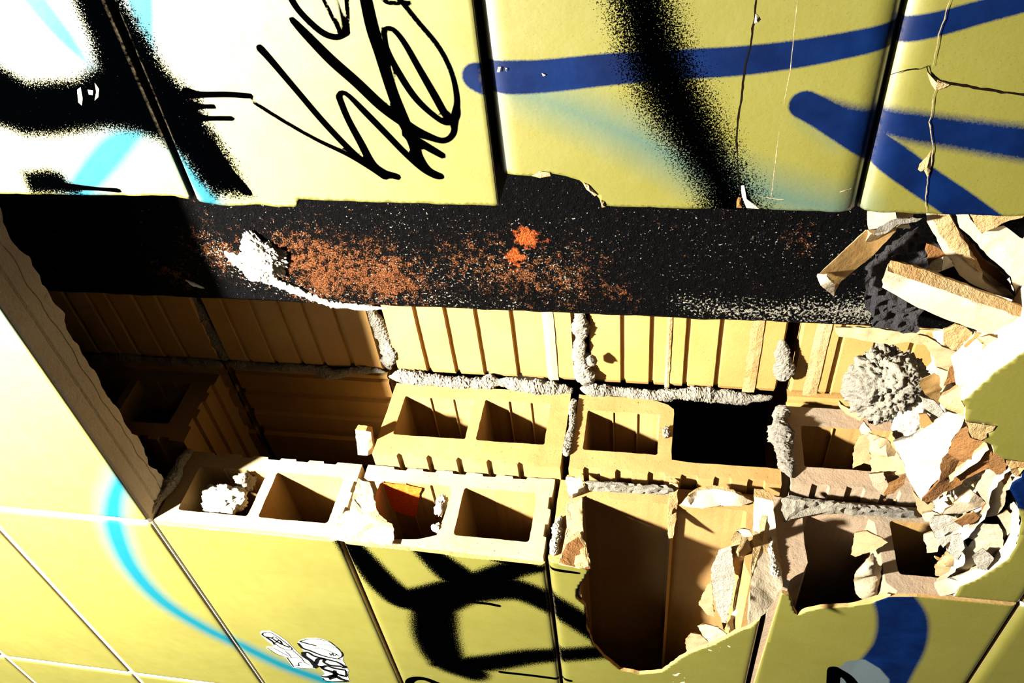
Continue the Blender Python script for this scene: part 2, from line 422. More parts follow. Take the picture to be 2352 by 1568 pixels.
def rect(y0, y1, z0, z1, rad=.0, n=3):
    if rad <= 0: return [(y0, z0), (y1, z0), (y1, z1), (y0, z1)]
    out = []
    for cy, cz, a0 in ((y1 - rad, z0 + rad, -90), (y1 - rad, z1 - rad, 0), (y0 + rad, z1 - rad, 90), (y0 + rad, z0 + rad, 180)):
        for k in range(n + 1):
            a = math.radians(a0 + 90 * k / n); out.append((cy + rad * math.cos(a), cz + rad * math.sin(a)))
    return out
def grooved_rect(y0, y1, z0, z1, sides, pitch=.0388, gw=.019, gd=.0035):
    """brick section with grooves; sides: letters f (front, low Y), b (back), t (top), u (underside)"""
    def run(a, c, n_in, on):
        a, c = np.array(a), np.array(c); L = np.linalg.norm(c - a); t = (c - a) / L; out = [tuple(a)]
        if on:
            k = int((L - .012) // pitch); s0 = (L - k * pitch) / 2 + (pitch - gw) / 2
            for i in range(k):
                s = s0 + i * pitch
                for q, dd in ((s, 0), (s + .0015, gd), (s + gw - .0015, gd), (s + gw, 0)):
                    out.append(tuple(a + t * q + np.array(n_in) * dd))
        return out
    P = run((y0, z0), (y1, z0), (0, 1), 'u' in sides) + run((y1, z0), (y1, z1), (-1, 0), 'b' in sides)
    P += run((y1, z1), (y0, z1), (0, -1), 't' in sides) + run((y0, z1), (y0, z0), (1, 0), 'f' in sides)
    return P
def prism_x(name, outer, holes, x_face, length, mat, parent=None, bore=.30, bore_mat=None, jag=.0006, seed=1, ribs=True, cap=True, bulge=None):
    """extruded hollow section: face at x_face, running towards -X; holes are blind bores with little ribs inside"""
    def dens(P, st_, amp, sd):
        return [tuple(q) for q in rough_line(P, st_, amp, sd, True)]
    outer2 = dens(outer, .006, jag, seed); holes2 = [dens(h, .004, jag, seed + 9 + i) for i, h in enumerate(holes)]
    V, T, bd = fill_plane(outer2, .009, holes2)
    n = len(V)
    fx = np.array([x_face + nz(p[0], 0, p[1], 40, seed) * .0006 + nz(p[0], 0, p[1], 300, seed) * .00012 for p in V])
    if bulge: fx = fx + np.array([bulge(p[0], p[1]) for p in V])
    V3 = [(fx[i], V[i][0], V[i][1]) for i in range(n)]; Fc = list(T); mi = [0] * len(T)
    inside = np.zeros(n, bool); hid = np.full(n, -1)
    for k, h in enumerate(holes2):
        P = np.array([[p[0], p[1], 0] for p in h]); dd = np.abs(poly_sd(V[:, 0], V[:, 1], P)); hid[dd < 2e-5] = k
    lev = (.004, .02, .06, .12, .2, 1.)
    ring = {}
    for a in {q for e in bd for q in e}:
        L = bore if hid[a] >= 0 else length; ring[a] = []
        for t in lev:
            ring[a].append(len(V3)); V3.append((x_face - (L if t == 1. else min(t, L * .9)), V[a][0], V[a][1]))
    for a, c in bd:
        prev = (a, c)
        for k in range(len(lev)):
            cur = (ring[a][k], ring[c][k]); Fc.append((prev[1], prev[0], cur[0], cur[1])); mi.append(1 if hid[a] >= 0 and hid[c] >= 0 else 0); prev = cur
    for k, h in enumerate(holes2):
        vs = [a for a in ring if hid[a] == k]
        if not vs: continue
        cy, cz = np.mean([V[a][0] for a in vs]), np.mean([V[a][1] for a in vs])
        ci = len(V3); V3.append((x_face - bore, cy, cz))
        for a, c in bd:
            if hid[a] == k and hid[c] == k: Fc.append((ring[a][-1], ring[c][-1], ci)); mi.append(1)
    nxt = {a: c for a, c in bd if hid[a] < 0 and hid[c] < 0}
    if nxt:
        a = next(iter(nxt)); loop = [a]
        while nxt.get(loop[-1]) not in (None, a) and len(loop) < 5000: loop.append(nxt[loop[-1]])
        Fc.append(tuple(ring[q][-1] for q in loop)[::-1]); mi.append(0)
    o = mesh_obj(name, V3, Fc, None, parent, mats=[mat, bore_mat or mat], midx=mi)
    fix_normals(o)
    return o

def ribs_in_bore(hole, x_face, depth, mat, parent, seed=0, nr=2, side='b'):
    """thin extruded ridges on the rear wall of a bore"""
    ys = [p[0] for p in hole]; zs = [p[1] for p in hole]; y1 = max(ys); z0, z1 = min(zs), max(zs); V, Fc = [], []
    for k in range(nr):
        z = z1 + (z0 - z1) * ((k + 1) / (nr + 1) + .02)
        w = .0012; b0 = len(V)
        for x in (x_face - .001, x_face - depth):
            V += [(x, y1 + .001, z - w * 1.4), (x, y1 - .0022, z - w * .4), (x, y1 - .0022, z + w * .4), (x, y1 + .001, z + w * 1.4)]
        for i in range(3): Fc.append((b0 + i, b0 + i + 1, b0 + i + 5, b0 + i + 4))
        Fc.append((b0, b0 + 1, b0 + 2, b0 + 3))
    return mesh_obj('bore_rib', V, Fc, mat, parent)

def box(name, a, c, mat, parent=None, kind=None):
    x0, y0, z0 = a; x1, y1, z1 = c
    V = [(x0, y0, z0), (x1, y0, z0), (x1, y1, z0), (x0, y1, z0), (x0, y0, z1), (x1, y0, z1), (x1, y1, z1), (x0, y1, z1)]
    o = mesh_obj(name, V, [(0, 3, 2, 1), (4, 5, 6, 7), (0, 1, 5, 4), (1, 2, 6, 5), (2, 3, 7, 6), (3, 0, 4, 7)], mat, parent)
    if kind: o['kind'] = kind
    return o

def lumpy(name, path, mat, parent=None, amp=.35, seed=0, seg=26, per=.0013, flat=(1, 1, 1), fr=90, wander=False):
    """irregular bead of mortar along a path of (X, Y, Z, radius)"""
    P = [np.array(p, float) for p in path]; Q = []
    for a, c in zip(P[:-1], P[1:]):
        k = max(2, int(np.linalg.norm((c - a)[:3]) / per))
        for j in range(k): Q.append(a + (c - a) * j / k)
    Q.append(P[-1]); n = len(Q); V, Fc = [], []
    if wander:
        for i, q in enumerate(Q):
            f_ = min(1, i / 6, (n - 1 - i) / 6); k_ = [nz(q[0], q[1], q[2], s_, seed + w_) for s_, w_ in ((16, 1), (24, 21), (30, 41), (80, 61))]
            Q[i] = np.array([q[0] + k_[0] * q[3] * .9 * f_, q[1] + k_[1] * q[3] * .4 * f_, q[2] + (k_[1] + k_[0]) * q[3] * .5 * f_, q[3] * (1 + .6 * k_[2] + .3 * k_[3])])
    for i, q in enumerate(Q):
        t = (Q[min(i + 1, n - 1)] - Q[max(i - 1, 0)])[:3]; t = t / (np.linalg.norm(t) + 1e-9)
        u = np.cross(t, [0.3, 1, .2]); u /= np.linalg.norm(u); w = np.cross(t, u)
        end = math.sqrt(max(.02, 1 - (2 * i / (n - 1) - 1) ** 8))
        for s in range(seg):
            a = 2 * math.pi * s / seg; dv = (u * math.cos(a) + w * math.sin(a)) * np.array(flat)
            p = q[:3] + dv * q[3] * end
            h = .7 * nz(*p, s=fr * .35, seed=seed) + .35 * nz(*p, s=fr, seed=seed + 1) + .5 * nz(*p, s=fr * 2.7, seed=seed + 3) + .4 * nz(*p, s=fr * 6, seed=seed + 5)
            V.append(q[:3] + dv * q[3] * end * (1 + amp * h))
    for i in range(n - 1):
        for s in range(seg):
            Fc.append((i * seg + s, i * seg + (s + 1) % seg, (i + 1) * seg + (s + 1) % seg, (i + 1) * seg + s))
    Fc.append(tuple(range(seg))[::-1]); Fc.append(tuple((n - 1) * seg + s for s in range(seg)))
    return mesh_obj(name, V, Fc, mat, parent, smooth=fr < 200)
def blob(name, c, rad, mat, seed=0, amp=.3, sub=4, fr=1.6, ridged=False, parent=None, fr2=4.5):
    """rough ball; rad = (rx, ry, rz)"""
    bm = bmesh.new(); bmesh.ops.create_icosphere(bm, subdivisions=sub, radius=1)
    for v in bm.verts:
        p = v.co.copy(); h = nz(*p, s=fr, seed=seed) * amp + nz(*p, s=fr2, seed=seed + 4) * amp * .45 + nz(*p, s=fr2 * 2.6, seed=seed + 8) * amp * .22
        if ridged: h -= max(0, .12 - abs(nz(*p, s=fr2 * 1.1, seed=seed + 11))) * amp * 2.4
        q = p * (1 + h); v.co = Vector((q.x * rad[0], q.y * rad[1], q.z * rad[2])) + Vector(c)
    me = bpy.data.meshes.new(name); bm.to_mesh(me); bm.free(); me.materials.append(mat)
    me.polygons.foreach_set('use_smooth', [True] * len(me.polygons))
    o = bpy.data.objects.new(name, me); S.collection.objects.link(o)
    if parent: o.parent = parent
    return o

def shard(name, pts, thick, mat, edge_mat=None, inner=(), seed=0, jag=.0012, shift=(0, 1, 0), face_noise=.0008, step=.005, absY=None, parent=None):
    """broken piece: front facets through (px, py, lift) points, thickness along shift; every piece sits at its own distance"""
    def P3(p):
        return lifted(p, p[2]) if absY is None else hit(p, 1, p[2])
    fr = [P3(p) for p in pts]; inn = [P3(p) for p in inner]
    A = np.array(fr); cen = A.mean(0); u_, s_, vt = np.linalg.svd(A - cen); e1, e2, nn = vt
    if nn @ (C - cen) < 0: nn = -nn; e2 = -e2
    def to2(p): return np.array([(p - cen) @ e1, (p - cen) @ e2])
    ring2 = [to2(p) for p in fr]; h_r = [(p - cen) @ nn for p in fr]
    # resample outline with height
    out = []; n = len(ring2)
    for i in range(n):
        a = np.array([*ring2[i], h_r[i]]); c = np.array([*ring2[(i + 1) % n], h_r[(i + 1) % n]])
        k = max(1, int(np.linalg.norm(c - a) / step))
        for j in range(k):
            q = a + (c - a) * j / k
            w = 0 if j == 0 else 1
            q = q + np.array([nz(*q, s=160, seed=seed), nz(*q, s=160, seed=seed + 5), 0]) * jag * w * 2 + np.array([nz(*q, s=420, seed=seed), nz(*q, s=420, seed=seed + 5), 0]) * jag * w
            out.append(q)
    O = np.array(out)
    # facets: coarse triangulation gives heights, fine grid is projected on it
    cv = [Vector((float(a), float(b_))) for a, b_ in ring2] + [Vector((float(x), float(y))) for x, y in map(to2, inn)]
    ch = h_r + [(p - cen) @ nn for p in inn]
    v, e, f, ov, oe, of = delaunay_2d_cdt(cv, [], [list(range(n))], 1, 1e-7)
    hh = [ch[o_[0]] if o_ else 0. for o_ in ov]
    def height(x, y):
        best = None
        for t in f:
            a, b_, c = (v[i] for i in t[:3]); det = (b_.x - a.x) * (c.y - a.y) - (c.x - a.x) * (b_.y - a.y)
            if abs(det) < 1e-14: continue
            l1 = ((b_.x - x) * (c.y - y) - (c.x - x) * (b_.y - y)) / det; l2 = ((c.x - x) * (a.y - y) - (a.x - x) * (c.y - y)) / det; l3 = 1 - l1 - l2
            m_ = min(l1, l2, l3)
            if best is None or m_ > best[0]: best = (m_, l1 * hh[t[0]] + l2 * hh[t[1]] + l3 * hh[t[2]])
            if m_ >= 0: break
        return best[1] if best else 0.
    V2, T, bd = fill_plane([(q[0], q[1]) for q in O], step * 1.2)
    key = {(round(q[0], 6), round(q[1], 6)): q[2] for q in O}
    H = []
    for p in V2:
        k_ = (round(p[0], 6), round(p[1], 6))
        h_ = key[k_] if k_ in key else height(p[0], p[1]) + nz(p[0], p[1], 0, 130, seed) * face_noise * 2 + nz(p[0], p[1], 0, 420, seed) * face_noise
        H.append(h_)
    sh = np.array(shift, float); sh /= np.linalg.norm(sh)
    V3 = [cen + e1 * p[0] + e2 * p[1] + nn * h for p, h in zip(V2, H)]; Fc = list(T); mi = [0] * len(T)
    ring = {}
    c2 = V2.mean(0)
    for a in {q for e_ in bd for q in e_}:
        ring[a] = []
        for t in (.3, .65, 1.):
            q = V3[a] + sh * thick * t + (e1 * (c2[0] - V2[a][0]) + e2 * (c2[1] - V2[a][1])) * .10 * t
            q = q + np.array([nz(*q, s=200, seed=seed + k) for k in (1, 2, 3)]) * jag * 1.6
            ring[a].append(len(V3)); V3.append(q)
    for a, c in bd:
        prev = (a, c)
        for k in range(3):
            cur = (ring[a][k], ring[c][k]); Fc.append((prev[1], prev[0], cur[0], cur[1])); mi.append(1); prev = cur
    ci = len(V3); V3.append(np.mean([V3[ring[a][-1]] for a in ring], 0))
    for a, c in bd: Fc.append((ring[a][-1], ring[c][-1], ci)); mi.append(1)
    o = mesh_obj(name, V3, Fc, None, parent, mats=[M[mat], M[edge_mat or mat]], midx=mi); fix_normals(o)
    o.data.polygons.foreach_set('use_smooth', [True] * len(o.data.polygons)); o.data.set_sharp_from_angle(angle=math.radians(34))
    return o
# ------------------------------------------------------------------ the tiled wall (setting)
wall = empty('wall_front'); tag(wall, kind='structure')
BZ = .25
def pz(p): q = hit(p); return (q[0], q[2])
# column above the slot (world: right of it)
def row_rect(i, x0, x1, g=.0022):
    return (x0 + g, x1 - g, -.25 * (i + 1) + g, -.25 * i - g)
def edge_pts(pxs, seed, amp=.0009, step=.004):
    return [tuple(q) for q in rough_line([pz(p) for p in pxs], step, amp, seed)]
UX0, UX1 = .4975, .9975
upper = {
    -1: [(-200, 440), (0, 445), (-600, 430)],
    0: [(0, 445), (180, 447), (402, 450), (425, 457)],
    1: [(433, 461), (470, 468), (530, 472), (600, 470), (640, 474), (683, 473), (686, 456), (900, 461), (1124, 465)],
    2: [(1134, 392), (1146, 402), (1240, 404), (1262, 398), (1300, 405), (1330, 415), (1352, 432), (1368, 446), (1376, 455), (1384, 473), (1560, 478), (1690, 480), (1745, 480), (1953, 487)],
    3: [(1972, 488), (2120, 491), (2352, 497), (2700, 505)],
}
prof = {0: (.002, .0015, .010), 1: (.003, .0018, .008), 2: (.003, .016, .016), 3: (.003, .006, .018)}   # x bevel, lower, upper
tilts = {0: (0, 0), 1: (.020, .010), 2: (0.004, 0), 3: (.006, 0)}
labels = {0: 'glazed brick with a broad black spray band and pale blue mist', 1: 'glazed brick with a looping black marker tag',
          2: 'glazed brick with a bitten lower edge under the royal blue stroke', 3: 'cracked glazed brick crossed by two blue strokes'}
for i in range(4):
    x0, x1, z0, z1 = row_rect(i, UX0, UX1, .0011)
    line = edge_pts(upper[i], 30 + i)
    line = [(x, min(max(z, z0), z1)) for x, z in line]
    line = [(line[0][0], z1)] + line[1:-1] + [(line[-1][0], z0)]
    out = line + [(.80, z0), (.80, z1)]
    tile('glazed_brick', out, .0024, .10, wall, prof[i], (x0 - .2, x1, z0, z1), label=labels[i], tilt=tilts[i], skirt=.0015, mat_edge='grout_dark')
# rest of the column, out of view
box('wall_base', (.80, .02, -1.25), (1.6, .12, .75), M['clay'], wall)
box('wall_base', (.80, .0005, -1.25), (1.6, .02, .75), M['glaze'], wall)
box('wall_base', (.5, .0005, -1.5), (.80, .12, -1.003), M['glaze'], wall)
box('wall_base', (.5, .0005, .003), (.80, .12, .75), M['glaze'], wall)
# slot column, whole bricks at the top of the slot
top_lab = {-1: 'whole white-lit glazed brick at the head of the slot, pale blue wisp on it', -2: 'second whole brick above the slot'}
for i in (-1, -2):
    x0, x1, z0, z1 = row_rect(i, 0, .4975)
    tile('glazed_brick', [(x0, z0), (x1, z0), (x1, z1), (x0, z1)], .004, .014 if i == -1 else .11, wall, (.005, .004, .005), (x0, x1, z0, z1), label=top_lab[i])
box('wall_base', (0, .0005, .503), (.4975, .11, .75), M['glaze'], wall)
# left columns
for col, (cx0, cx1) in enumerate(((-.5, 0), (-1.0, -.5))):
    for i in range(-3, 5):
        if col == 0 and i in (0, 1, 2, 3): continue
        if col == 1 and i > 3: continue
        x0, x1, z0, z1 = row_rect(i, cx0, cx1)
        vis = (col == 0) or i in (-3, -2, -1, 0)
        tile('glazed_brick', [(x0, z0), (x1, z0), (x1, z1), (x0, z1)], .006 if vis else .03, .05, wall, (.006, .004, .008), (x0, x1, z0, z1))
box('wall_base', (-1.6, .0005, -1.5), (-1.0, .12, .75), M['glaze'], wall)
box('wall_base', (-1.0, .0005, -1.5), (.5, .12, -1.252), M['glaze'], wall)
box('wall_base', (-1.0, .0005, .7525), (0, .12, 1.6), M['glaze'], wall)
box('wall_base', (-1.6, .001, .7525), (-1.0, .12, 1.6), M['glaze'], wall)
box('wall_base', (0, .001, .7525), (1.6, .12, 1.6), M['glaze'], wall)
# grout behind the joints
box('grout_bed', (-1.0, .0027, -1.25), (-.503, .05, .75), M['grout'], wall)
box('grout_bed', (-.497, .0027, .0), (-.003, .05, .75), M['grout'], wall)
box('grout_bed', (-.497, .006, -1.25), (-.003, .05, -1.003), M['grout'], wall)
box('grout_bed', (-.503, .0027, -1.25), (-.497, .05, .75), M['grout'], wall)
box('grout_bed', (.548, .009, -1.25), (.80, .10, .75), M['grout_dark'], wall)
box('grout_bed', (-.006, .0027, .003), (.0, .05, .75), M['grout'], wall)
box('grout_bed', (.0, .008, .2475), (.49, .05, .2525), M['grout'], wall)
# unseen closing of the cavity, so that daylight only enters by the slot
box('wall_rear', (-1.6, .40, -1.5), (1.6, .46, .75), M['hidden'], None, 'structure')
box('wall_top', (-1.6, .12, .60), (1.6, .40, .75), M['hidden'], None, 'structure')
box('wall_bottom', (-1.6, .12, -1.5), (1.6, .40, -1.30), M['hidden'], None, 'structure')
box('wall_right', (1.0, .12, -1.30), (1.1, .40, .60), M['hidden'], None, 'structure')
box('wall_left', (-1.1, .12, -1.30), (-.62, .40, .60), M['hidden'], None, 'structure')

# underside of the brick at the head of the slot
def underside():
    V, Fc = [], []; n = 110
    xs = np.linspace(-.002, .4975, n)
    prof_y = [(.0012, .003), (.004, .0), (.012, .0), (.0215, .0), (.024, .0022), (.0265, .0), (.036, .0), (.043, .0006)]
    for i, x in enumerate(xs):
        bk = .052 + nz(x, 0, 0, 26, 3) * .009 + nz(x, 0, 0, 90, 5) * .004 + .006 * (x > .3) 
        cr = .041 + nz(x, 0, 0, 40, 9) * .004 
        row = [(x, y_, z_) for y_, z_ in prof_y[:-1]] + [(x, cr, .0), (x, cr + .0008, .004), (x, cr + .0022, .0008), (x, bk, .0008 + .002 * nz(x, 1, 0, 60)), (x, bk + .002, .012), (x, bk + .001, .06), (x, bk, .25)]
        V += row
    m = len(V) // n
    for i in range(n - 1):
        for j in range(m - 1):
            a = i * m + j; Fc.append((a, a + 1, a + m + 1, a + m))
    Fc.append(tuple(range(m)))
    o = mesh_obj('brick_underside', V, Fc, M['plaster'], wall); o['label'] = 'grey-beige underside of the whole brick with a ragged crack'
    fix_normals(o)
underside()

# cracks and chips of the glaze, as narrow sunk-looking ribbons
def ribbon(name, pxs, w, mat, parent, amp=.0009, seed=0, y=-.0003, label=None):
    P = rough_line([pz(p) for p in pxs], .003, amp, seed); V, Fc = [], []; n = len(P)
    for i, p in enumerate(P):
        t = P[min(i + 1, n - 1)] - P[max(i - 1, 0)]; t /= np.linalg.norm(t); nn = np.array([-t[1], t[0]])
        ww = w * (.55 + .9 * abs(nz(p[0], 0, p[1], 150, seed))) * (1 if 1 < i < n - 2 else .4)
        V += [(p[0] + nn[0] * ww, y, p[1] + nn[1] * ww), (p[0] - nn[0] * ww, y, p[1] - nn[1] * ww)]
    for i in range(n - 1): Fc.append((2 * i, 2 * i + 1, 2 * i + 3, 2 * i + 2))
    o = mesh_obj(name, V, Fc, mat, parent); 
    if label: o['label'] = label
    return o
ribbon('crack', [(1738, -20), (1733, 40), (1722, 110), (1708, 180), (1698, 250), (1692, 320), (1694, 340), (1692, 360)], .0007, M['crack'], wall, seed=3)
ribbon('crack', [(1694, 360), (1698, 430), (1702, 440)], .0004, M['crack'], wall, seed=4)
ribbon('crack', [(2184, -10), (2172, 30), (2155, 80), (2150, 110), (2142, 150)], .0004, M['chip'], wall, seed=5)
ribbon('crack', [(2133, 150), (2110, 158), (2070, 163), (2046, 170)], .0006, M['crack'], wall, seed=6, y=-.0002)
ribbon('crack', [(2130, 152), (2132, 165), (2146, 185)], .001, M['crack'], wall, seed=7)
ribbon('crack', [(2160, 185), (2200, 195), (2260, 205), (2300, 210), (2352, 217), (2400, 220)], .0008, M['crack'], wall, seed=8)
ribbon('crack', [(2148, 207), (2140, 245), (2134, 280), (2138, 310), (2141, 340), (2138, 380), (2128, 410), (2126, 450), (2127, 488)], .0004, M['chip'], wall, seed=9)
ribbon('crack', [(1745, 452), (1790, 457), (1850, 455), (1900, 447), (1955, 432)], .00045, M['chip'], wall, seed=10)
ribbon('hairline', [(1832, 0), (1825, 60), (1815, 160), (1800, 240)], .0003, M['chip'], wall, seed=11, amp=.0003)
ribbon('hairline', [(1790, 300), (1780, 380), (1770, 460)], .0003, M['chip'], wall, seed=12, amp=.0003)
def chip(pxs, mat='broken', y=-.0004, dz=.0012, seed=0, name='glaze_chip'):
    P = rough_line([pz(p) for p in pxs], .003, .0006, seed, True); c = np.mean(P, 0)
    V = [(p[0], y, p[1]) for p in P] + [(c[0], y - dz, c[1])]; n = len(P)
    mesh_obj(name, V, [(i, (i + 1) % n, n) for i in range(n)], M[mat], wall)
chip([(2128, 165), (2150, 182), (2180, 195), (2165, 203), (2148, 207), (2140, 195)], seed=1)
chip([(2139, 345), (2128, 360), (2112, 375), (2108, 388), (2115, 393), (2124, 390), (2130, 408), (2137, 390)], 'broken', seed=2)
chip([(1736, 30), (1743, 38), (1740, 50), (1732, 52)], 'clay_bright', seed=3)
chip([(1702, 425), (1710, 424), (1708, 440), (1715, 455), (1735, 470), (1743, 479), (1715, 478), (1705, 450)], 'clay_bright', seed=4)
chip([(1697, 450), (1703, 452), (1704, 476), (1692, 476), (1692, 460)], 'broken_dark', seed=5)
chip([(178, 205), (186, 200), (190, 225), (188, 242), (180, 235)], 'clay_bright', seed=6, dz=.0003); chip([(202, 205), (214, 208), (213, 218), (204, 216)], 'clay_bright', seed=7, dz=.0003)
chip([(218, 190), (228, 205), (226, 222), (218, 230), (222, 210)], 'clay_bright', seed=8, dz=.0003)
chip([(1143, 152), (1150, 153), (1147, 165), (1141, 165)], 'clay_bright', seed=9, dz=.0003); chip([(1160, 156), (1164, 157), (1162, 165)], 'clay_bright', seed=10, dz=.0003)
chip([(1245, 168), (1255, 172), (1248, 175)], 'clay_bright', seed=11, dz=.0003)
for k, pts in enumerate(([(1222, 402), (1240, 393), (1262, 396), (1265, 404), (1240, 408)], [(1378, 458), (1388, 462), (1392, 474), (1384, 476)], [(1338, 418), (1352, 424), (1372, 447), (1366, 450), (1348, 434)])):
    chip(pts, 'broken', seed=20 + k)

# ------------------------------------------------------------------ exposed hollow bricks, front leaf
def holes_of(z_top, d=.0, y0=.022, y1=.091, w=.0955, g=.0135):
    a = z_top - .0235
    return [rect(y0, y1, a - w, a, .004), rect(y0, y1, a - w - g - w + .004, a - w - g, .004)]
def hollow(i, label, outline_px, holes=None, mat='clay_pale', face_outer=None, bulge=None, seed=1, tile_step=.003, bores=.30, bmat=None, xf=-.0005):
    t = empty('hollow_brick', (0, .057, -.25 * (i + 1)))
    tag(t, label, 'brick', 'hollow bricks on the left side of the slot')
    z1, z0 = -.25 * i - .0035, -.25 * (i + 1) + .0035
    outer = face_outer or grooved_rect(.0045, .1135, z0, z1, 'btu')
    holes = holes_of(z1) if holes is None else holes
    b_ = prism_x('brick_body', outer, holes, xf, .49, M[mat], None, bore=bores, bore_mat=M[bmat] if bmat else M['clay'], seed=seed, bulge=bulge)
    b_.parent = t; b_.matrix_parent_inverse = Matrix.Translation(-t.location)
    x0, x1, zz0, zz1 = row_rect(i, -.5, 0)
    f_ = tile('glazed_face', outline_px, tile_step, .0045, None, (.004, .007, .012), (x0, x1 + .006, zz0, zz1), skirt=.0006)
    f_.parent = t; f_.matrix_parent_inverse = Matrix.Translation(-t.location)
    return t, holes
def rowtile(i, top):
    x0, x1, z0, z1 = row_rect(i, -.5, 0); return [(x0, z1)] + [(x, min(max(z, z0), z1)) for x, z in top] + [(x0, z0)]
R0 = rowtile(0, [(-.001, -.0022), (-.0015, -.08), (-.001, -.16), (-.0025, -.2478)])
h0, hs0 = hollow(0, 'front hollow brick at the head of the slot, white mortar lump in its first core', R0, mat='clay_pale', seed=3,
                 face_outer=grooved_rect(.0045, .1135, -.2455, -.0035, 'bu'))
R1 = rowtile(1, edge_pts([(785, 1249), (900, 1258), (1080, 1280), (1262, 1299)], 3, .0006))
hs = holes_of(-.2535); a = hs[0]
# the first core of the second brick has a broken, wider mouth
hs[0] = [(.014, -.300), (.009, -.318), (.012, -.345), (.020, -.366), (.040, -.369), (.080, -.371), (.091, -.367), (.091, -.282), (.086, -.277), (.060, -.276), (.044, -.277), (.030, -.284)]
hs[0] = hs[0][::-1]
h1, hs1 = hollow(1, 'front hollow brick with an orange-red smear inside its chipped first core', R1, holes=hs, mat='clay_pale', seed=5)
for hh_, hb, xx in ((h0, hs0[0], 0), (h1, hs1[0], 0)):
    o = ribs_in_bore(hb, 0, .2, M['clay'], None, nr=2); o.parent = hh_; o.matrix_parent_inverse = Matrix.Translation(-hh_.location)
# red mark: a thin painted skin on the rear wall of that core
def red_mark():
    P = [(870, 1101), (900, 1104), (935, 1112), (968, 1120), (962, 1150), (955, 1185), (930, 1180), (905, 1172), (888, 1150)]
    q = [hit(p, 1, .0895) for p in P]; P2 = [(a[0], a[2]) for a in q]
    P2 = [(min(x, -.0015), z) for x, z in P2]
    r2 = rough_line(P2, .004, .0015, 4, True); V, T, bd = fill_plane([tuple(p) for p in r2], .004)
    o = mesh_obj('red_smear', [(p[0], .0888 + .0006 * nz(p[0], 0, p[1], 200), p[1]) for p in V], T, M['redpaint']); o['label'] = 'orange-red paint smear'
    o.parent = h1; o.matrix_parent_inverse = Matrix.Translation(-h1.location)
M['redpaint'] = plain('red_paint', (2.4, .30, .02), .6, .3, .001, 260)
red_mark()
# third brick: its front shell and one web are smashed out
z1, z0 = -.5035, -.7465
body3 = [(.1135, z1), (.1135, -.7465), (.075, -.7465), (.03, -.7465), (.004, -.745), (.003, -.728), (.02, -.722), (.05, -.724), (.089, -.726), (.0905, -.722),
         (.0905, -.644), (.080, -.640), (.0905, -.6365), (.0915, -.535), (.087, -.527), (.05, -.5255), (.022, -.526), (.006, -.530), (.0035, -.538), (.0035, -.5035)]
body3 = body3[::-1]
t3 = [(-.003, -.5022), (-.003, -.538)] + edge_pts([(1352, 1312), (1342, 1328), (1326, 1352), (1322, 1372), (1345, 1392), (1346, 1440), (1362, 1480), (1392, 1512), (1425, 1538), (1470, 1548), (1520, 1543), (1555, 1518), (1580, 1500), (1640, 1480), (1690, 1452), (1725, 1440), (1758, 1412), (1786, 1368)], 8, .0016)
x0_, x1_, zz0, zz1 = row_rect(2, -.5, 0)
t3 = [(x0_, zz1)] + [(x, min(max(z, zz0), zz1)) for x, z in t3] + [(x0_, zz0)]
h3, _ = hollow(2, 'smashed front hollow brick whose open black hole reaches far into the glazed face', t3, holes=[], mat='clay', face_outer=body3, seed=7, bores=.3)
# fourth brick
hol4 = [rect(.024, .0925, -.970, -.884, .004)]
body4 = [(.1135, -.7545), (.0045, -.7545)[:2]]
body4 = [(.1135, -.7545), (.1135, -.9965), (.004, -.9965), (.0035, -.880), (.012, -.870), (.089, -.868), (.0925, -.862), (.0925, -.795), (.089, -.789), (.05, -.7885), (.028, -.790), (.016, -.785), (.010, -.776), (.0045, -.770), (.0045, -.7545)][::-1]
t4 = edge_pts([(1797, 1362), (1812, 1366), (1822, 1395), (1830, 1413), (1850, 1404), (1885, 1396), (1950, 1393), (2005, 1384), (2040, 1370)], 12, .0012)
x0_, x1_, zz0, zz1 = row_rect(3, -.5, 0)
t4 = [(x0_, zz1)] + [(x, min(max(z, zz0), zz1)) for x, z in t4] + [(-.0025, -.90), (-.0025, zz0), (x0_, zz0)]
h4, _ = hollow(3, 'lowest front hollow brick, grey smeared, two rubble chips standing in its open core', t4, holes=hol4, mat='clay_grey', face_outer=body4, seed=9)

# web and shell faces left by the breakage (lit slope of the third brick)
def kid(o, p):
    o.parent = p; o.matrix_parent_inverse = Matrix.Translation(-p.location); return o
kid(shard('broken_shell', [(1732, 1140, .004), (1776, 1150, .003), (1785, 1250, .003), (1795, 1300, .003), (1798, 1345, .002), (1782, 1372, .001), (1758, 1408, .0), (1718, 1436, .0), (1722, 1380, .012), (1728, 1300, .013), (1730, 1220, .010)], .02, 'clay_bright', 'broken', seed=2, absY=None, jag=.0007), h3)
kid(shard('broken_shell', [(1300, 1160, .003), (1336, 1150, .003), (1338, 1230, .003), (1336, 1262, .003), (1352, 1300, .001), (1330, 1306, .001), (1283, 1296, .001), (1292, 1262, .004), (1302, 1210, .004)], .012, 'clay_pale', 'broken', seed=3, jag=.0006), h3)
kid(shard('broken_shell', [(1284, 1292, .006), (1300, 1250, .008), (1328, 1232, .006), (1345, 1262, .002), (1356, 1306, .0), (1322, 1302, .001)], .010, 'broken_dark', 'broken', seed=4, jag=.0012), h3)
kid(shard('broken_shell', [(1600, 1126, .006), (1640, 1122, .006), (1690, 1132, .006), (1730, 1152, .006), (1700, 1162, .006), (1655, 1160, .006), (1612, 1168, .006), (1590, 1165, .006), (1562, 1160, .006), (1580, 1138, .006)], .006, 'clay_bright', 'broken', seed=5, jag=.0006), h3)
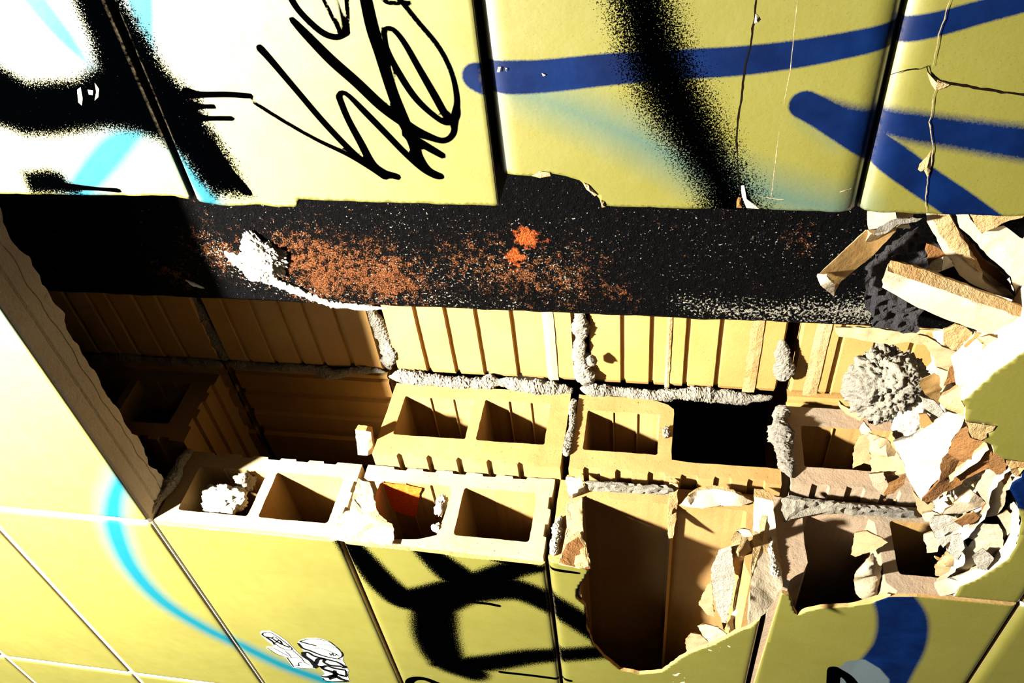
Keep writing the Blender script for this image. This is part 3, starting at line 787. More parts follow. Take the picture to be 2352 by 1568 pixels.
kid(shard('broken_web', [(1538, 1108, .003), (1556, 1112, .004), (1556, 1160, .0), (1545, 1235, -.03), (1536, 1236, -.03), (1534, 1180, -.006)], .01, 'broken', 'broken', seed=6, jag=.0010), h3)
kid(shard('mortar_smear', [(1342, 1107, .005), (1370, 1110, .006), (1480, 1117, .006), (1545, 1122, .005), (1548, 1138, .005), (1480, 1134, .006), (1370, 1128, .006), (1348, 1124, .005)], .004, 'mortar', 'mortar', seed=7, jag=.0012, face_noise=.002, step=.003), h3)
kid(shard('mortar_smear', [(1300, 1095, .002), (1335, 1096, .004), (1340, 1115, .004), (1345, 1130, .003), (1305, 1145, .003)], .004, 'clay_grey', 'broken', seed=8, jag=.0008), h3)
kid(shard('mortar_smear', [(1795, 1144, .005), (1850, 1150, .006), (1960, 1160, .006), (2100, 1174, .006), (2110, 1192, .006), (2030, 1186, .006), (1930, 1180, .006), (1850, 1176, .006), (1800, 1200, .005)], .004, 'mortar', 'mortar', seed=9, jag=.0014, face_noise=.002, step=.003), h4)
# a thin slab of shell lying on the lip between the first two bricks
o = shard('shell_flake', [(770, 1218, .006), (776, 1190, .006), (800, 1180, .007), (822, 1100, .004), (850, 1112, .004), (862, 1160, .005), (868, 1190, .005), (905, 1215, .008), (903, 1252, .005), (800, 1243, .004), (758, 1240, .004)], .006, 'clay_bright', 'broken', seed=11, jag=.0012)
tag(o, 'white dusty shell flake bridging the first two front bricks at the glaze edge', 'brick fragment')

# ------------------------------------------------------------------ second leaf
def second(z1, z0, label, holes, outer=None, seed=1, mat='clay', xf=.02, cat_='brick'):
    t = empty('hollow_brick', (0, .18, z0)); tag(t, label, cat_, 'hollow bricks of the middle leaf')
    outer = outer or grooved_rect(.1165, .2385, z0, z1, 'f', gw=.021, gd=.0045)
    b_ = prism_x('brick_body', outer, holes, xf, .50, M[mat], None, bore=.30, bore_mat=M['clay'], seed=seed); kid(b_, t)
    for h in holes:
        kid(ribs_in_bore(h, xf, .2, M['clay'], None, nr=2), t)
    return t
second(-.2625, -.5035, 'middle hollow brick with two clean square cores, lit from above', [rect(.150, .217, -.377, -.281, .003), rect(.150, .219, -.479, -.391, .003)], seed=21)
oB = grooved_rect(.1165, .2375, -.7645, -.514, 'f', gw=.021, gd=.0045)
oB2 = [p for p in oB if not (p[0] > .2 and p[1] < -.62)]
# rear corner broken off beside its black second core
ob = []
for p in oB:
    if p == (.2375, -.7645): ob += [(.150, -.7645), (.155, -.752), (.150, -.742), (.146, -.66), (.148, -.640)]
    ob.append(p)
ob = [p for p in grooved_rect(.1165, .2375, -.7645, -.514, '', gw=.021)]
base = grooved_rect(.1165, .2375, -.7645, -.514, 'f', gw=.021, gd=.0045)
front = [p for p in base if p[0] < .125]
outB = [(.1165, -.7645), (.1385, -.7645), (.1395, -.748), (.1390, -.655), (.1410, -.637), (.180, -.6365), (.214, -.638), (.222, -.6375), (.229, -.630), (.234, -.615), (.2375, -.60), (.2375, -.514)] + [(.1165, -.514)] + [p for p in front[1:] if p not in ((.1165, -.514),)]
second(-.514, -.7645, 'middle hollow brick with one square core and its other corner broken to a black void', [rect(.147, .2115, -.620, -.528, .003)], outer=outB, seed=22)
second(-.7755, -.9955, 'middle hollow brick half buried under the rubble, one core showing', [rect(.145, .208, -.90, -.792, .003)], seed=23, mat='clay_grey')
# upper one, in shade, with grooved underside
t = empty('hollow_brick', (0, .18, .015)); tag(t, 'shaded hollow brick with a deeply grooved underside at the dark head of the slot', 'brick', 'hollow bricks of the middle leaf')
kid(prism_x('brick_body', grooved_rect(.128, .258, .014, .262, 'uf', pitch=.031, gw=.017, gd=.0055), [rect(.156, .232, .050, .135, .003), rect(.156, .232, .147, .235, .003)], .0, .48, M['clay'], None, bore=.3, seed=31), t)
kid(ribs_in_bore(rect(.156, .232, .050, .135), 0, .2, M['clay'], None, nr=2), t)
# chip standing in the void
o = shard('brick_fragment', [(816, 986, .132), (840, 989, .130), (852, 992, .136), (858, 1040, .134), (844, 1046, .128), (822, 1044, .130)], .010, 'clay_bright', 'clay', seed=41, jag=.0003, absY=True)
tag(o, 'small pale brick sliver standing beside the dark void above the front bricks', 'brick fragment')

# ------------------------------------------------------------------ rear leaf: grooved bricks seen face on
def rear_brick(z1, z0, x0, x1, label, seed, grooves, vertical=True, broken=()):
    """face in plane Y=.25; grooves (z centre, width, depth, kind) run along X, or along Z for the lower ones"""
    if vertical:
        s = sorted(grooves, reverse=True); prof_ = [(z1, .006), (z1 - .003, 0)]
        for gz, gw, gd in s: prof_ += [(gz + gw / 2, 0), (gz + gw / 2 - .0012, gd), (gz - gw / 2 + .0012, gd), (gz - gw / 2, 0)]
        prof_ += [(z0 + .003, 0), (z0, .006)]
        xs = np.linspace(x0, x1, 60); V, Fc = [], []
        for x in xs:
            e_ = max(0, 1 - (x - x0) / .004)
            for z, dy in prof_:
                V.append((x, .25 + dy + .004 * e_ + nz(x, 0, z, 30, seed) * .0006, z + nz(x, 0, z, 70, seed) * .0003))
        m = len(prof_)
        for i in range(len(xs) - 1):
            for j in range(m - 1): a = i * m + j; Fc.append((a, a + 1, a + m + 1, a + m))
        b0 = len(V)
        for x in (x0, x1):
            for z in (z1, z0): V.append((x, .37, z))
        Fc += [(0, b0, b0 + 1, m - 1)[::1]]
        Fc += [(b0, b0 + 1, b0 + 3, b0 + 2), tuple([0, b0, b0 + 2, (len(xs) - 1) * m]), tuple([m - 1, b0 + 1, b0 + 3, len(xs) * m - 1])]
    else:
        s = sorted(grooves); prof_ = [(x0, .003)]
        for gx, gw, gd in s: prof_ += [(gx - gw / 2, 0), (gx - gw / 2 + .003, gd), (gx + gw / 2 - .003, gd), (gx + gw / 2, 0)]
        prof_ += [(x1 - .002, 0), (x1, .004)]
        zs = np.linspace(z0, z1, 40); V, Fc = [], []
        for z in zs:
            for x, dy in prof_: V.append((x, .252 + dy + nz(x, 0, z, 30, seed) * .0006, z))
        m = len(prof_)
        for i in range(len(zs) - 1):
            for j in range(m - 1): a = i * m + j; Fc.append((a, a + 1, a + m + 1, a + m))
        b0 = len(V)
        for z in (z0, z1):
            for x in (x0, x1): V.append((x, .37, z))
        Fc += [(b0, b0 + 1, b0 + 3, b0 + 2), (0, m - 1, b0 + 1, b0), tuple([0, b0, b0 + 2, (len(zs) - 1) * m]), tuple([m - 1, b0 + 1, b0 + 3, len(zs) * m - 1])]
    o = mesh_obj('grooved_brick', V, Fc, M['clay_rear']); fix_normals(o)
    tag(o, label, 'brick', 'grooved bricks of the rear leaf')
    return o
GW, GD = .0075, .004
def gr(*z): return [(q, GW, GD) for q in z]
rear_brick(.235, .0, .030, .52, 'grooved rear brick in deep shade at the head of the slot', 51, gr(.19, .155, .125, .085, .05))
rear_brick(-.012, -.245, .030, .52, 'orange-lit grooved rear brick where lamplight fades into shade', 52, gr(-.045, -.085, -.125, -.158, -.20))
rear_brick(-.262, -.510, .030, .52, 'brightly lit grooved rear brick above the two clean square cores', 53, gr(-.309, -.349, -.3885, -.434))
rear_brick(-.528, -.764, .030, .52, 'brightly lit grooved rear brick with a rough scratched stripe', 54, gr(-.571, -.607, -.650, -.689))
rear_brick(-.779, -1.02, .030, .52, 'grooved rear brick running in behind the rubble', 55, gr(-.826, -.866, -.905))
for o_, (za, zb) in ((0, (-.722, -.737)), (1, (-.795, -.812)), (2, (-.472, -.486)), (3, (-.624, -.630))):
    V = []; Fc = []
    n = 40
    for i in range(n):
        x = .031 + .36 * i / n; j = nz(x, 0, za, 80, 3) * .0012
        V += [(x, .2490, za + j), (x, .2482, (za + zb) / 2), (x, .2490, zb + j * .8)]
    for i in range(n - 1):
        for k in (0, 1): Fc.append((3 * i + k, 3 * i + k + 1, 3 * i + k + 4, 3 * i + k + 3))
    tb = [o for o in S.collection.objects if o.name.startswith('grooved_brick') and o.get('label', '').find({0: 'rough scratched', 1: 'running in behind', 2: 'two clean square', 3: 'rough scratched'}[o_]) >= 0][0]
    mesh_obj('rough_stripe', V, Fc, M['broken' if o_ != 2 else 'clay_pale'], tb)
LG = [(.008, .008, .004), (-.034, .014, .006), (-.078, .014, .005), (-.125, .02, .006)]
rear_brick(-.012, -.245, -.20, .020, 'orange-lit long-ribbed rear brick in the void left of the clean cores', 61, LG, False)
rear_brick(.235, .0, -.20, .020, 'long-ribbed rear brick lost in shadow at the head of the slot', 62, LG, False)
rear_brick(-.779, -1.02, -.20, .020, 'long-ribbed rear brick in the brown gap beside the rubble', 64, LG, False)

# mortar of the rear and middle leaves
def mort(label, path, mat='mortar', amp=.5, seed=0, flat=(1, .6, 1), fr=260, name='mortar_joint'):
    path = [(a, b_, c, r_ * .9) for a, b_, c, r_ in path]; amp = amp * .75
    o = lumpy(name, path, M[mat], None, amp, seed, flat=flat, fr=fr, wander=True); tag(o, label, 'mortar'); return o
def P4(px, y, r): q = hit(px, 1, y); return (q[0], q[1], q[2], r)
mort('thin shaded horizontal mortar seam under the topmost rear brick', [(.024, .252, .22, .008), (.024, .252, .06, .008), (.024, .251, .0, .010)], seed=1)
mort('ragged mortar seam below the orange-lit rear brick', [(.026, .252, -.005, .010), (.026, .252, -.06, .007), (.026, .250, -.14, .008), (.020, .249, -.165, .012), (.026, .250, -.20, .008), (.028, .250, -.245, .008)], seed=2)
mort('cracked grey mortar bed on top of the brick with two clean cores', [(.024, .246, -.250, .012), (.026, .243, -.30, .011), (.026, .243, -.38, .011), (.026, .243, -.45, .012), (.024, .244, -.505, .012)], seed=3)
mort('grey mortar bed on top of the brick with the broken corner', [(.025, .244, -.515, .011), (.025, .243, -.58, .012), (.024, .244, -.62, .010), (.026, .246, -.68, .011), (.026, .248, -.76, .008)], seed=4)
mort('dark cross joint between the two shaded rear bricks', [(.030, .254, -.006, .011), (.06, .256, -.002, .011), (.10, .257, .002, .008), (.15, .258, .006, .007), (.20, .258, .008, .007)], seed=5)
mort('crumbling cross joint between the orange-lit and bright rear bricks', [(.030, .254, -.252, .010), (.06, .254, -.256, .012), (.09, .255, -.252, .009), (.12, .255, -.250, .011), (.15, .256, -.245, .006), (.19, .257, -.245, .006)], seed=6)
mort('thick bulging cross joint casting a round shadow in the rear leaf', [(.030, .246, -.526, .018), (.055, .243, -.524, .013), (.085, .244, -.519, .009), (.12, .245, -.517, .009), (.16, .246, -.517, .009), (.2, .25, -.517, .009)], seed=7)
mort('little mortar nub beside the thick rear cross joint', [P4((1358, 838), .235, .006), P4((1366, 826), .232, .007)], seed=8)
mort('knobbly grey mortar worm in the black gap of the rear leaf', [P4((1798, 872), .242, .008), P4((1796, 835), .242, .010), P4((1800, 800), .243, .009), P4((1796, 780), .244, .004)], seed=9, amp=.6)
mort('crumbly mortar strip between the two middle bricks', [(.022, .228, -.508, .0055), (.021, .205, -.509, .006), (.022, .19, -.511, .005), (.021, .16, -.509, .006), (.021, .135, -.510, .007)], seed=10, amp=.7)
mort('heavy mortar bead beside the black void in the middle leaf', [(.024, .232, -.772, .008), (.026, .215, -.770, .012), (.026, .19, -.768, .013), (.026, .165, -.768, .011), (.024, .145, -.772, .010), (.022, .125, -.776, .006)], seed=11, amp=.5)
mort('white crumbs in the joint between the second and third front bricks', [(.002, .060, -.512, .003), (.003, .045, -.508, .0055), (.003, .025, -.508, .006), (.002, .006, -.508, .006)], 'mortar_pale', seed=12, amp=.8)
mort('pale mortar seam between the two smashed front bricks', [(.003, .07, -.752, .004), (.004, .055, -.753, .005), (.004, .035, -.7515, .0055), (.003, .018, -.752, .005), (.001, .002, -.753, .005)], 'mortar_pale', seed=13, amp=.8)
mort('grey mortar filling the corner at the head of the slot', [(.004, .006, .002, .004), (.006, .03, .001, .006), (.010, .06, -.003, .009), (.008, .09, -.006, .010), (.004, .112, -.008, .008)], 'mortar', seed=14, amp=.5)
o = blob('mortar_lump', hit((515, 1150), 0, -.012), (.016, .024, .028), M['plaster'], 3, .45, 5, 1.5, True); tag(o, 'white mortar lump filling the first core of the top front brick', 'mortar')
o = blob('mortar_lump', hit((562, 1105), 0, -.012), (.012, .012, .012), M['mortar'], 8, .6, 4, 1.5, True); tag(o, 'grey mortar crumb caught at the rear of the first core', 'mortar')
o = blob('mortar_lump', hit((1014, 1160), 0, -.004), (.006, .014, .007), M['plaster'], 5, .5, 4, 1.5, True); tag(o, 'small white lump at the rim of the red-smeared core', 'mortar')
o = blob('mortar_lump', hit((1004, 1212), 0, -.004), (.005, .006, .006), M['mortar_pale'], 6, .5, 4, 1.5, True); tag(o, 'tiny pale pebble at the lower rim of the red-smeared core', 'mortar')
o = blob('mortar_lump', hit((1531, 993), 0, .022), (.005, .008, .0045), M['mortar'], 7, .6, 4, 1.5, True); tag(o, 'grey crumb on the web of the brick with the broken corner', 'mortar')

# ------------------------------------------------------------------ steel column
def column():
    P = []
    for c_, pts, soft, k in (
        ('rust', [(480, 570, 40), (600, 600, 40), (700, 600, 70), (800, 620, 80), (900, 640, 60)], .03, .55),
        ('rust', [(700, 560, 20), (740, 640, 50)], .03, .7), ('rust', [(1060, 600, 40), (1150, 620, 60), (1300, 640, 60)], .04, .5),
        ('rust', [(380, 620, 14), (430, 640, 16)], .02, .6), ('rust', [(1400, 660, 15), (1430, 680, 12)], .02, .5), ('rust', [(1830, 530, 10), (1850, 560, 12)], .02, .5),
        ('scuff', [(880, 560, 14), (930, 520, 24), (990, 500, 18)], .04, .30), ('scuff', [(900, 600, 30), (1000, 640, 40), (1200, 610, 60), (1300, 630, 50)], .05, .36),
        ('scuff', [(800, 680, 12), (1000, 690, 16), (1200, 700, 10)], .02, .4),
        ('scuff', [(1560, 690, 6), (1620, 705, 14), (1750, 715, 16), (1900, 715, 24), (1990, 715, 34)], .018, .75),
        ('scuff', [(500, 580, 30), (620, 640, 20), (760, 695, 10)], .025, .55), ('scuff', [(560, 520, 20), (900, 520, 50), (1300, 560, 60), (1900, 560, 60)], .05, .22),
        ('hot', [(1208, 545, 22), (1212, 550, 20)], .014, 1.), ('hot', [(1180, 590, 20), (1182, 600, 14)], .014, .9), ('hot', [(1025, 607, 5), (1030, 606, 5)], .012, .8), ('hot', [(1255, 552, 5), (1256, 553, 4)], .008, .7),
        ('hot', [(570, 545, 3), (590, 544, 3)], .008, .6)):
        PAINT.setdefault(c_, []).append(('s', on_plane(cat(pts), 1, .14), soft, k))
    x0, x1, z0, z1, y0 = .2555, .62, -1.1, .55, .14
    xs = np.linspace(x0, x1, 90); zs = np.linspace(z0, z1, 400); n, m = len(xs), len(zs); V, Fc = [], []
    for x in xs:
        for z in zs:
            e_ = max(0, 1 - (x - x0) / .006)
            V.append((x + (nz(x, 0, z, 60, 4) * .0012 if x == xs[0] else 0), y0 + .003 * e_ ** 2 + nz(x, 0, z, 40, 2) * .0010 + nz(x, 0, z, 130, 2) * .0005, z))
    for i in range(n - 1):
        for j in range(m - 1): a = i * m + j; Fc.append((a, a + m, a + m + 1, a + 1))
    b0 = len(V); V += [(x0, .152, z0), (x0, .152, z1), (x1, .152, z0), (x1, .152, z1)]
    Fc += [tuple(range(0, m)) + (b0 + 1, b0), (b0, b0 + 1, b0 + 3, b0 + 2), ]
    t = empty('steel_column', (.43, .15, z0)); tag(t, 'black steel column flange, rust-flecked and scuffed, standing inside the slot', 'steel column')
    o = kid(mesh_obj('flange', V, Fc, M['steel'], smooth=True), t)
    XX = np.array([v[0] for v in V]); ZZ = np.array([v[2] for v in V])
    for ch in ('rust', 'scuff', 'hot'):
        a = o.data.attributes.new(ch, 'FLOAT', 'POINT'); a.data.foreach_set('value', paint_values(XX, ZZ, ch).astype(np.float32))
    kid(box('web_plate', (.43, .152, z0), (.438, .238, z1), M['steel']), t)
    return t
column()
o = blob('plaster_splash', hit((605, 590), 1, .137), (.026, .008, .024), M['plaster'], 12, .5, 6, 1.9, True, fr2=7); tag(o, 'white plaster lump stuck on the rusty black column', 'plaster')
o = lumpy('plaster_splash', [P4((515, 575), .140, .004), P4((545, 600), .139, .011), P4((590, 625), .139, .010), P4((640, 650), .138, .006), P4((700, 675), .139, .006), P4((760, 698), .140, .0045), P4((830, 706), .141, .0035), P4((890, 708), .1415, .0015)], M['plaster'], None, .9, 4, flat=(1, .5, 1), fr=110)
tag(o, 'long white plaster smear running down to the lower edge of the column', 'plaster')
o = lumpy('plaster_splash', [P4((425, 642), .140, .001), P4((445, 653), .139, .0025), P4((470, 662), .140, .001)], M['plaster'], None, .9, 6, flat=(1, .5, 1), fr=110)
tag(o, 'short thin plaster streak left of the long smear', 'plaster')

# ------------------------------------------------------------------ broken brick at the foot of the slot (setting part of the wall)
def k3(*P): return [(1552 + a / 2.936, 1034 + b_ / 2.936, *r) for a, b_, *r in P]
def k4(*P): return [(1900 + a / 2.852, 850 + b_ / 2.852, *r) for a, b_, *r in P]
def k6(*P): return [(1850 + a / 4.237, 480 + b_ / 4.237, *r) for a, b_, *r in P]
def k5(*P): return [(1552 + a / 2.936, 480 + b_ / 2.936, *r) for a, b_, *r in P]
x0, x1, z0, z1 = row_rect(3, 0, .4975)
foot = edge_pts(k6((2300, 1150), (2127, 1375), (2000, 1470), (1850, 1568)) + k4((1000, 100), (880, 200), (905, 240), (910, 335), (1100, 365), (1012, 455), (1085, 490), (1090, 540), (1160, 580), (1240, 600), (1270, 620), (1272, 700), (1215, 735), (1192, 780), (1230, 840), (1262, 930), (1272, 1000), (1262, 1060), (1240, 1150), (1190, 1230), (1105, 1290), (990, 1365), (870, 1415), (848, 1450)), 60, .0009)
foot = [(min(max(x, x0), x1), max(z, z0)) for x, z in foot]
tile('glazed_brick', [(x1, z0), (x1, foot[0][1])] + foot + [(x0, foot[-1][1]), (x0, z0)], .004, .05, wall, (.003, .004, .004), (x0, x1, z0, z1), label='broken glazed brick at the foot of the slot holding the rubble', mat_edge='clay_bright')
x0, x1, z0, z1 = row_rect(4, 0, .4975)
tile('glazed_brick', [(x0, z0), (x1, z0), (x1, z1), (x0, z1)], .02, .05, wall, (.003, .004, .004), (x0, x1, z0, z1))
box('wall_base', (-.1, .055, -1.25), (.5, .14, -.955), M['hidden'], wall)

def bed():
    xs = np.linspace(-.012, .56, 90); ys = np.linspace(.004, .30, 60); V, Fc = [], []
    for x in xs:
        for y in ys:
            V.append((x, y, -.925 - .02 * (x < .03) + .012 * nz(x, y, 0, 22, 3) + .006 * nz(x, y, 0, 70, 5) + .003 * nz(x, y, 0, 200, 5)))
    m = len(ys)
    for i in range(len(xs) - 1):
        for j in range(m - 1): a = i * m + j; Fc.append((a, a + m, a + m + 1, a + 1))
    o = mesh_obj('dust_bed', V, Fc, M['mortar_pale']); tag(o, 'pale dust and grit lying under the rubble at the foot of the slot', 'grit', None, 'stuff')
bed()

FR = 'broken brick pieces heaped at the foot of the slot'
def pc(label, pts, Y, thick, mat, edge='broken', inner=(), seed=1, name='brick_fragment', group=FR, jag=.0010, fn=.0008, step=.0045, cat_='brick fragment', shift=None):
    if shift is None:
        vd = hit((sum(p[0] for p in pts) / len(pts), sum(p[1] for p in pts) / len(pts)), 1, Y) - C; vd = vd / np.linalg.norm(vd); shift = vd * .8 + np.array([0, .2, 0])
    def y_(p): return (p[0], p[1], Y + (p[2] if len(p) > 2 else 0))
    o = shard(name, [y_(p) for p in pts], thick, mat, edge, inner=[y_(p) for p in inner], seed=seed, jag=jag, face_noise=fn, step=step, absY=True, shift=shift)
    return tag(o, label, cat_, group)
MG = 'mortar lumps among the rubble'
# --- upper group, in front of the column
pc('white block tucked under the cracked glazed brick, left end of the upper rubble', k6((600, 20), (875, 20), (890, 105), (780, 150), (700, 190), (640, 240), (615, 200), (600, 100)), .065, .03, 'clay_bright', seed=71)
pc('small brown-edged block wedged right of the white block under the glazed brick', k6((885, 20), (1060, 20), (1040, 110), (900, 108)), .085, .02, 'clay_pale', 'broken_dark', seed=72)
pc('thin curved grey mortar sliver lying across the white block', k6((640, 243), (700, 190), (800, 135), (900, 103), (1050, 83), (1135, 90), (1080, 125), (950, 142), (850, 188), (780, 238), (700, 257)), .050, .006, 'mortar', 'mortar', seed=73, group=MG, name='mortar_sliver', cat_='mortar', step=.003)
pc('small bright corner piece under the curved mortar sliver', k6((885, 185), (920, 158), (1005, 148), (1022, 188), (960, 186)), .062, .01, 'clay_bright', seed=74)
o = pc('angled brick bar with a shaded underside sticking out over the black column', k6((118, 650, .016), (160, 605, .014), (600, 200, .016), (650, 235, .003), (895, 180, .006), (880, 215, .02), (660, 450, .026), (350, 700, .026), (292, 765, .024), (276, 845, .026), (150, 740, .018)), .045, .012, 'clay', 'clay_pale', inner=k6((212, 655, 0), (400, 475, 0), (625, 262, 0)), seed=75, jag=.0004, fn=.0003)
kid(shard('end_face', [(p[0], p[1], .045 + p[2]) for p in k6((112, 652, .008), (205, 655, -.003), (292, 742, .016), (277, 850, .024), (150, 745, .010))], .004, 'clay_bright', 'clay_bright', seed=76, absY=True, jag=.0006), o)
pc('dark tarred mortar slab standing on edge between column and rubble', k6((590, 560), (620, 520), (800, 350), (960, 250), (1100, 175), (1175, 190), (1240, 270), (1260, 330), (1340, 400), (1260, 600), (1190, 800), (1140, 1000), (1085, 1090), (1110, 1185), (950, 1212), (850, 1172), (650, 1150), (600, 980), (570, 850), (580, 700)), .098, .03, 'mortar_dark', 'mortar_dark', seed=77, group=MG, name='mortar_slab', cat_='mortar', fn=.0035, jag=.002, step=.003)
o = pc('long broad white bar lying across the rubble, longest of the pieces', k6((800, 540, .004), (830, 505, .005), (900, 520, .005), (1150, 590, .005), (1400, 690, .005), (1800, 840, .005), (2200, 990, .005), (2200, 1360, .008), (1900, 1268, .008), (1600, 1155, .008), (1300, 1045, .008), (1050, 935, .008), (860, 825, .008), (745, 762, .008), (760, 660, .003)), .030, .03, 'clay_bright', 'clay_pale', inner=k6((800, 610, 0), (1300, 790, 0), (1700, 930, 0), (2100, 1060, 0)), seed=78, jag=.0006, fn=.0003)
kid(shard('fracture_strip', [(p[0], p[1], .030 + p[2]) for p in k6((802, 545, .003), (830, 498, .004), (900, 514, .004), (1150, 584, .004), (1400, 684, .004), (1800, 834, .004), (2200, 984, .004), (2200, 1085, -.0015), (1700, 915, -.0015), (1300, 775, -.0015), (800, 602, -.0015))], .003, 'broken', 'broken', seed=79, absY=True, jag=.0006, face_noise=.0012), o)
o = pc('tapering brick bar running down from under the glazed brick', k6((1170, 30), (1400, 30), (1450, 130), (1500, 220), (1600, 400), (1725, 620), (1720, 680), (1860, 790), (2055, 872), (2040, 895), (1800, 812), (1650, 745), (1500, 645), (1420, 525), (1330, 400), (1240, 230), (1180, 120)), .062, .02, 'clay_bright', 'clay_pale', seed=80)
kid(shard('fracture_strip', [(p[0], p[1], .0605) for p in k6((1205, 30), (1390, 30), (1445, 135), (1495, 225), (1596, 402), (1722, 618), (1690, 612), (1540, 482), (1400, 380), (1280, 200))], .003, 'broken', 'broken', seed=81, absY=True, face_noise=.0012), o)
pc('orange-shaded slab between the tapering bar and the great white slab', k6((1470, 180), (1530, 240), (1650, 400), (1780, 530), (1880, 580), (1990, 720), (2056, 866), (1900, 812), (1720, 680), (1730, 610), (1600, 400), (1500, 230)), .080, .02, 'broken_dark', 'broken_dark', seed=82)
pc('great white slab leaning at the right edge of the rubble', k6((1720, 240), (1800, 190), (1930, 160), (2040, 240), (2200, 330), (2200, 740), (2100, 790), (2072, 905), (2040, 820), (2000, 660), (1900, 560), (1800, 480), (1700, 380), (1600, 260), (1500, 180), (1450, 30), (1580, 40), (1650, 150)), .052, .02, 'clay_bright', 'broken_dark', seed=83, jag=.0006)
pc('crumbly tan piece above the great white slab, under the glazed brick', k6((1590, 40), (2150, 40), (2110, 85), (1980, 112), (1725, 235), (1650, 150)), .045, .02, 'broken', seed=84, fn=.002)
pc('small brown wedge behind the little white stone', k6((1190, 338), (1300, 380), (1385, 462), (1340, 465), (1200, 545), (1183, 480)), .070, .01, 'broken_dark', 'broken_dark', seed=85)
pc('little white stone lying against the tapering bar', k6((1178, 592, .003), (1220, 528, .004), (1340, 462, .004), (1385, 458, .006), (1452, 550, .012), (1425, 562, .012), (1262, 632, .006)), .048, .012, 'plaster', 'broken_dark', inner=k6((1365, 500, 0), (1350, 575, 0)), seed=86)
pc('long flat tan sliver lying along the lower edge of the column', k6((285, 1150), (640, 1152), (900, 1192), (1050, 1192), (1130, 1172), (1340, 1178), (1180, 1200), (1150, 1262), (1262, 1332), (1180, 1332), (1000, 1292), (820, 1322), (650, 1292), (450, 1252), (330, 1242), (290, 1202)), .125, .010, 'clay_pale', 'broken', seed=87, fn=.0014)
pc('pale wedge running down to the right of the big mortar ball', k6((1090, 1220, 0), (1180, 1240, 0), (1330, 1340, 0), (1495, 1402, .004), (1480, 1500, .01), (1380, 1600, .016), (1280, 1540, .014), (1220, 1400, .010)), .075, .02, 'clay_pale', 'broken', seed=88)
pc('mottled cream piece under the long broad bar', k6((1340, 1180), (1460, 1120), (1560, 1150), (1625, 1200), (1560, 1335), (1500, 1375), (1430, 1375), (1340, 1290)), .055, .016, 'broken', seed=89, fn=.002)
pc('smooth orange piece framed by broken white rims', k6((1540, 1330, .004), (1650, 1205, .004), (1800, 1205, 0), (1800, 1290, .006), (1720, 1400, .01), (1620, 1420, .01)), .040, .016, 'clay', 'clay_bright', seed=90)
pc('jagged white star-shaped flake on the orange piece', k6((1665, 1242), (1790, 1228), (1905, 1268), (1925, 1330), (1835, 1392), (1760, 1385), (1715, 1372), (1738, 1292)), .028, .008, 'clay_bright', seed=91, jag=.0025)
pc('broad white fracture face along the rim of the foot brick', k6((1560, 1600, .012), (1640, 1480, .02), (1720, 1440, .02), (1830, 1392, .018), (1950, 1340, .014), (2080, 1292, .010), (2250, 1260, .008), (2250, 1300, .0), (2127, 1368, 0), (2000, 1464, 0), (1850, 1562, 0)), .003, .02, 'clay_bright', 'clay_bright', seed=92, fn=.0012)
pc('cream crumbled rim stone at the corner of the foot brick', k4((1120, -10, .008), (1000, 20, .014), (860, 108, .012), (742, 170, .012), (728, 200, .012), (760, 245, .010), (870, 295, .006), (905, 300, .002), (900, 242, 0), (878, 200, 0), (1000, 98, 0), (1120, 5, 0)), .002, .02, 'broken', 'broken', seed=93, fn=.002)
# --- the big mortar ball
c = hit((2036, 880), 1, .115)
o = blob('mortar_ball', c, (.043, .034, .037), M['mortar'], 21, .34, 6, 1.5, True, fr2=6.5); tag(o, 'big round pitted grey mortar ball resting on the middle leaf', 'mortar', MG)
c = hit((2105, 960), 1, .095)
o = blob('mortar_ball', c, (.030, .022, .022), M['mortar_pale'], 27, .34, 5, 1.5, True, fr2=5); tag(o, 'pale lumpy mortar mass fused to the lower side of the big ball', 'mortar', MG)
# --- lower heap
pc('smooth orange chip right of the mortar ball', k4((612, 62, 0), (700, 20, .003), (762, 60, .003), (742, 170, .01), (735, 232, .012), (640, 160, .006), (610, 110, .002)), .050, .012, 'clay', 'clay_pale', seed=101)
pc('narrow white chip beside the smooth orange chip', k4((712, -20), (800, 10), (772, 110), (748, 150), (738, 50)), .052, .012, 'clay_bright', seed=102)
pc('rough orange shard above the cream rim stone', k4((762, 105), (800, -20), (900, -40), (945, -5), (862, 70)), .045, .012, 'broken_dark', 'broken', seed=103, fn=.0016)
pc('grey-white mortar shard below the smooth orange chip', k4((608, 168), (700, 198), (745, 250), (775, 290), (752, 332), (720, 302), (640, 252)), .040, .010, 'mortar_pale', 'mortar', seed=104, group=MG, name='mortar_shard', cat_='mortar')
pc('small flat yellow chip under the grey-white shard', k4((598, 290), (650, 285), (695, 350), (612, 382)), .048, .010, 'clay', seed=105)
pc('yellow crumb wedge at the head of the big cream slab', k4((640, 382), (720, 340), (790, 290), (760, 370), (680, 452), (640, 442)), .042, .010, 'broken', seed=106)
pc('big cream slab in the middle of the lower heap', k4((905, 300, .012), (890, 345, .006), (840, 420, .004), (770, 560, .002), (738, 640, .002), (740, 692, .004), (660, 800, .006), (618, 852, .010), (545, 740, .020), (500, 600, .026), (450, 520, .03), (430, 470, .03), (560, 440, .024), (620, 390, .020), (700, 340, .018), (790, 270, .016)), .022, .02, 'clay_bright', 'broken', seed=107, inner=k4((640, 560, .006)))
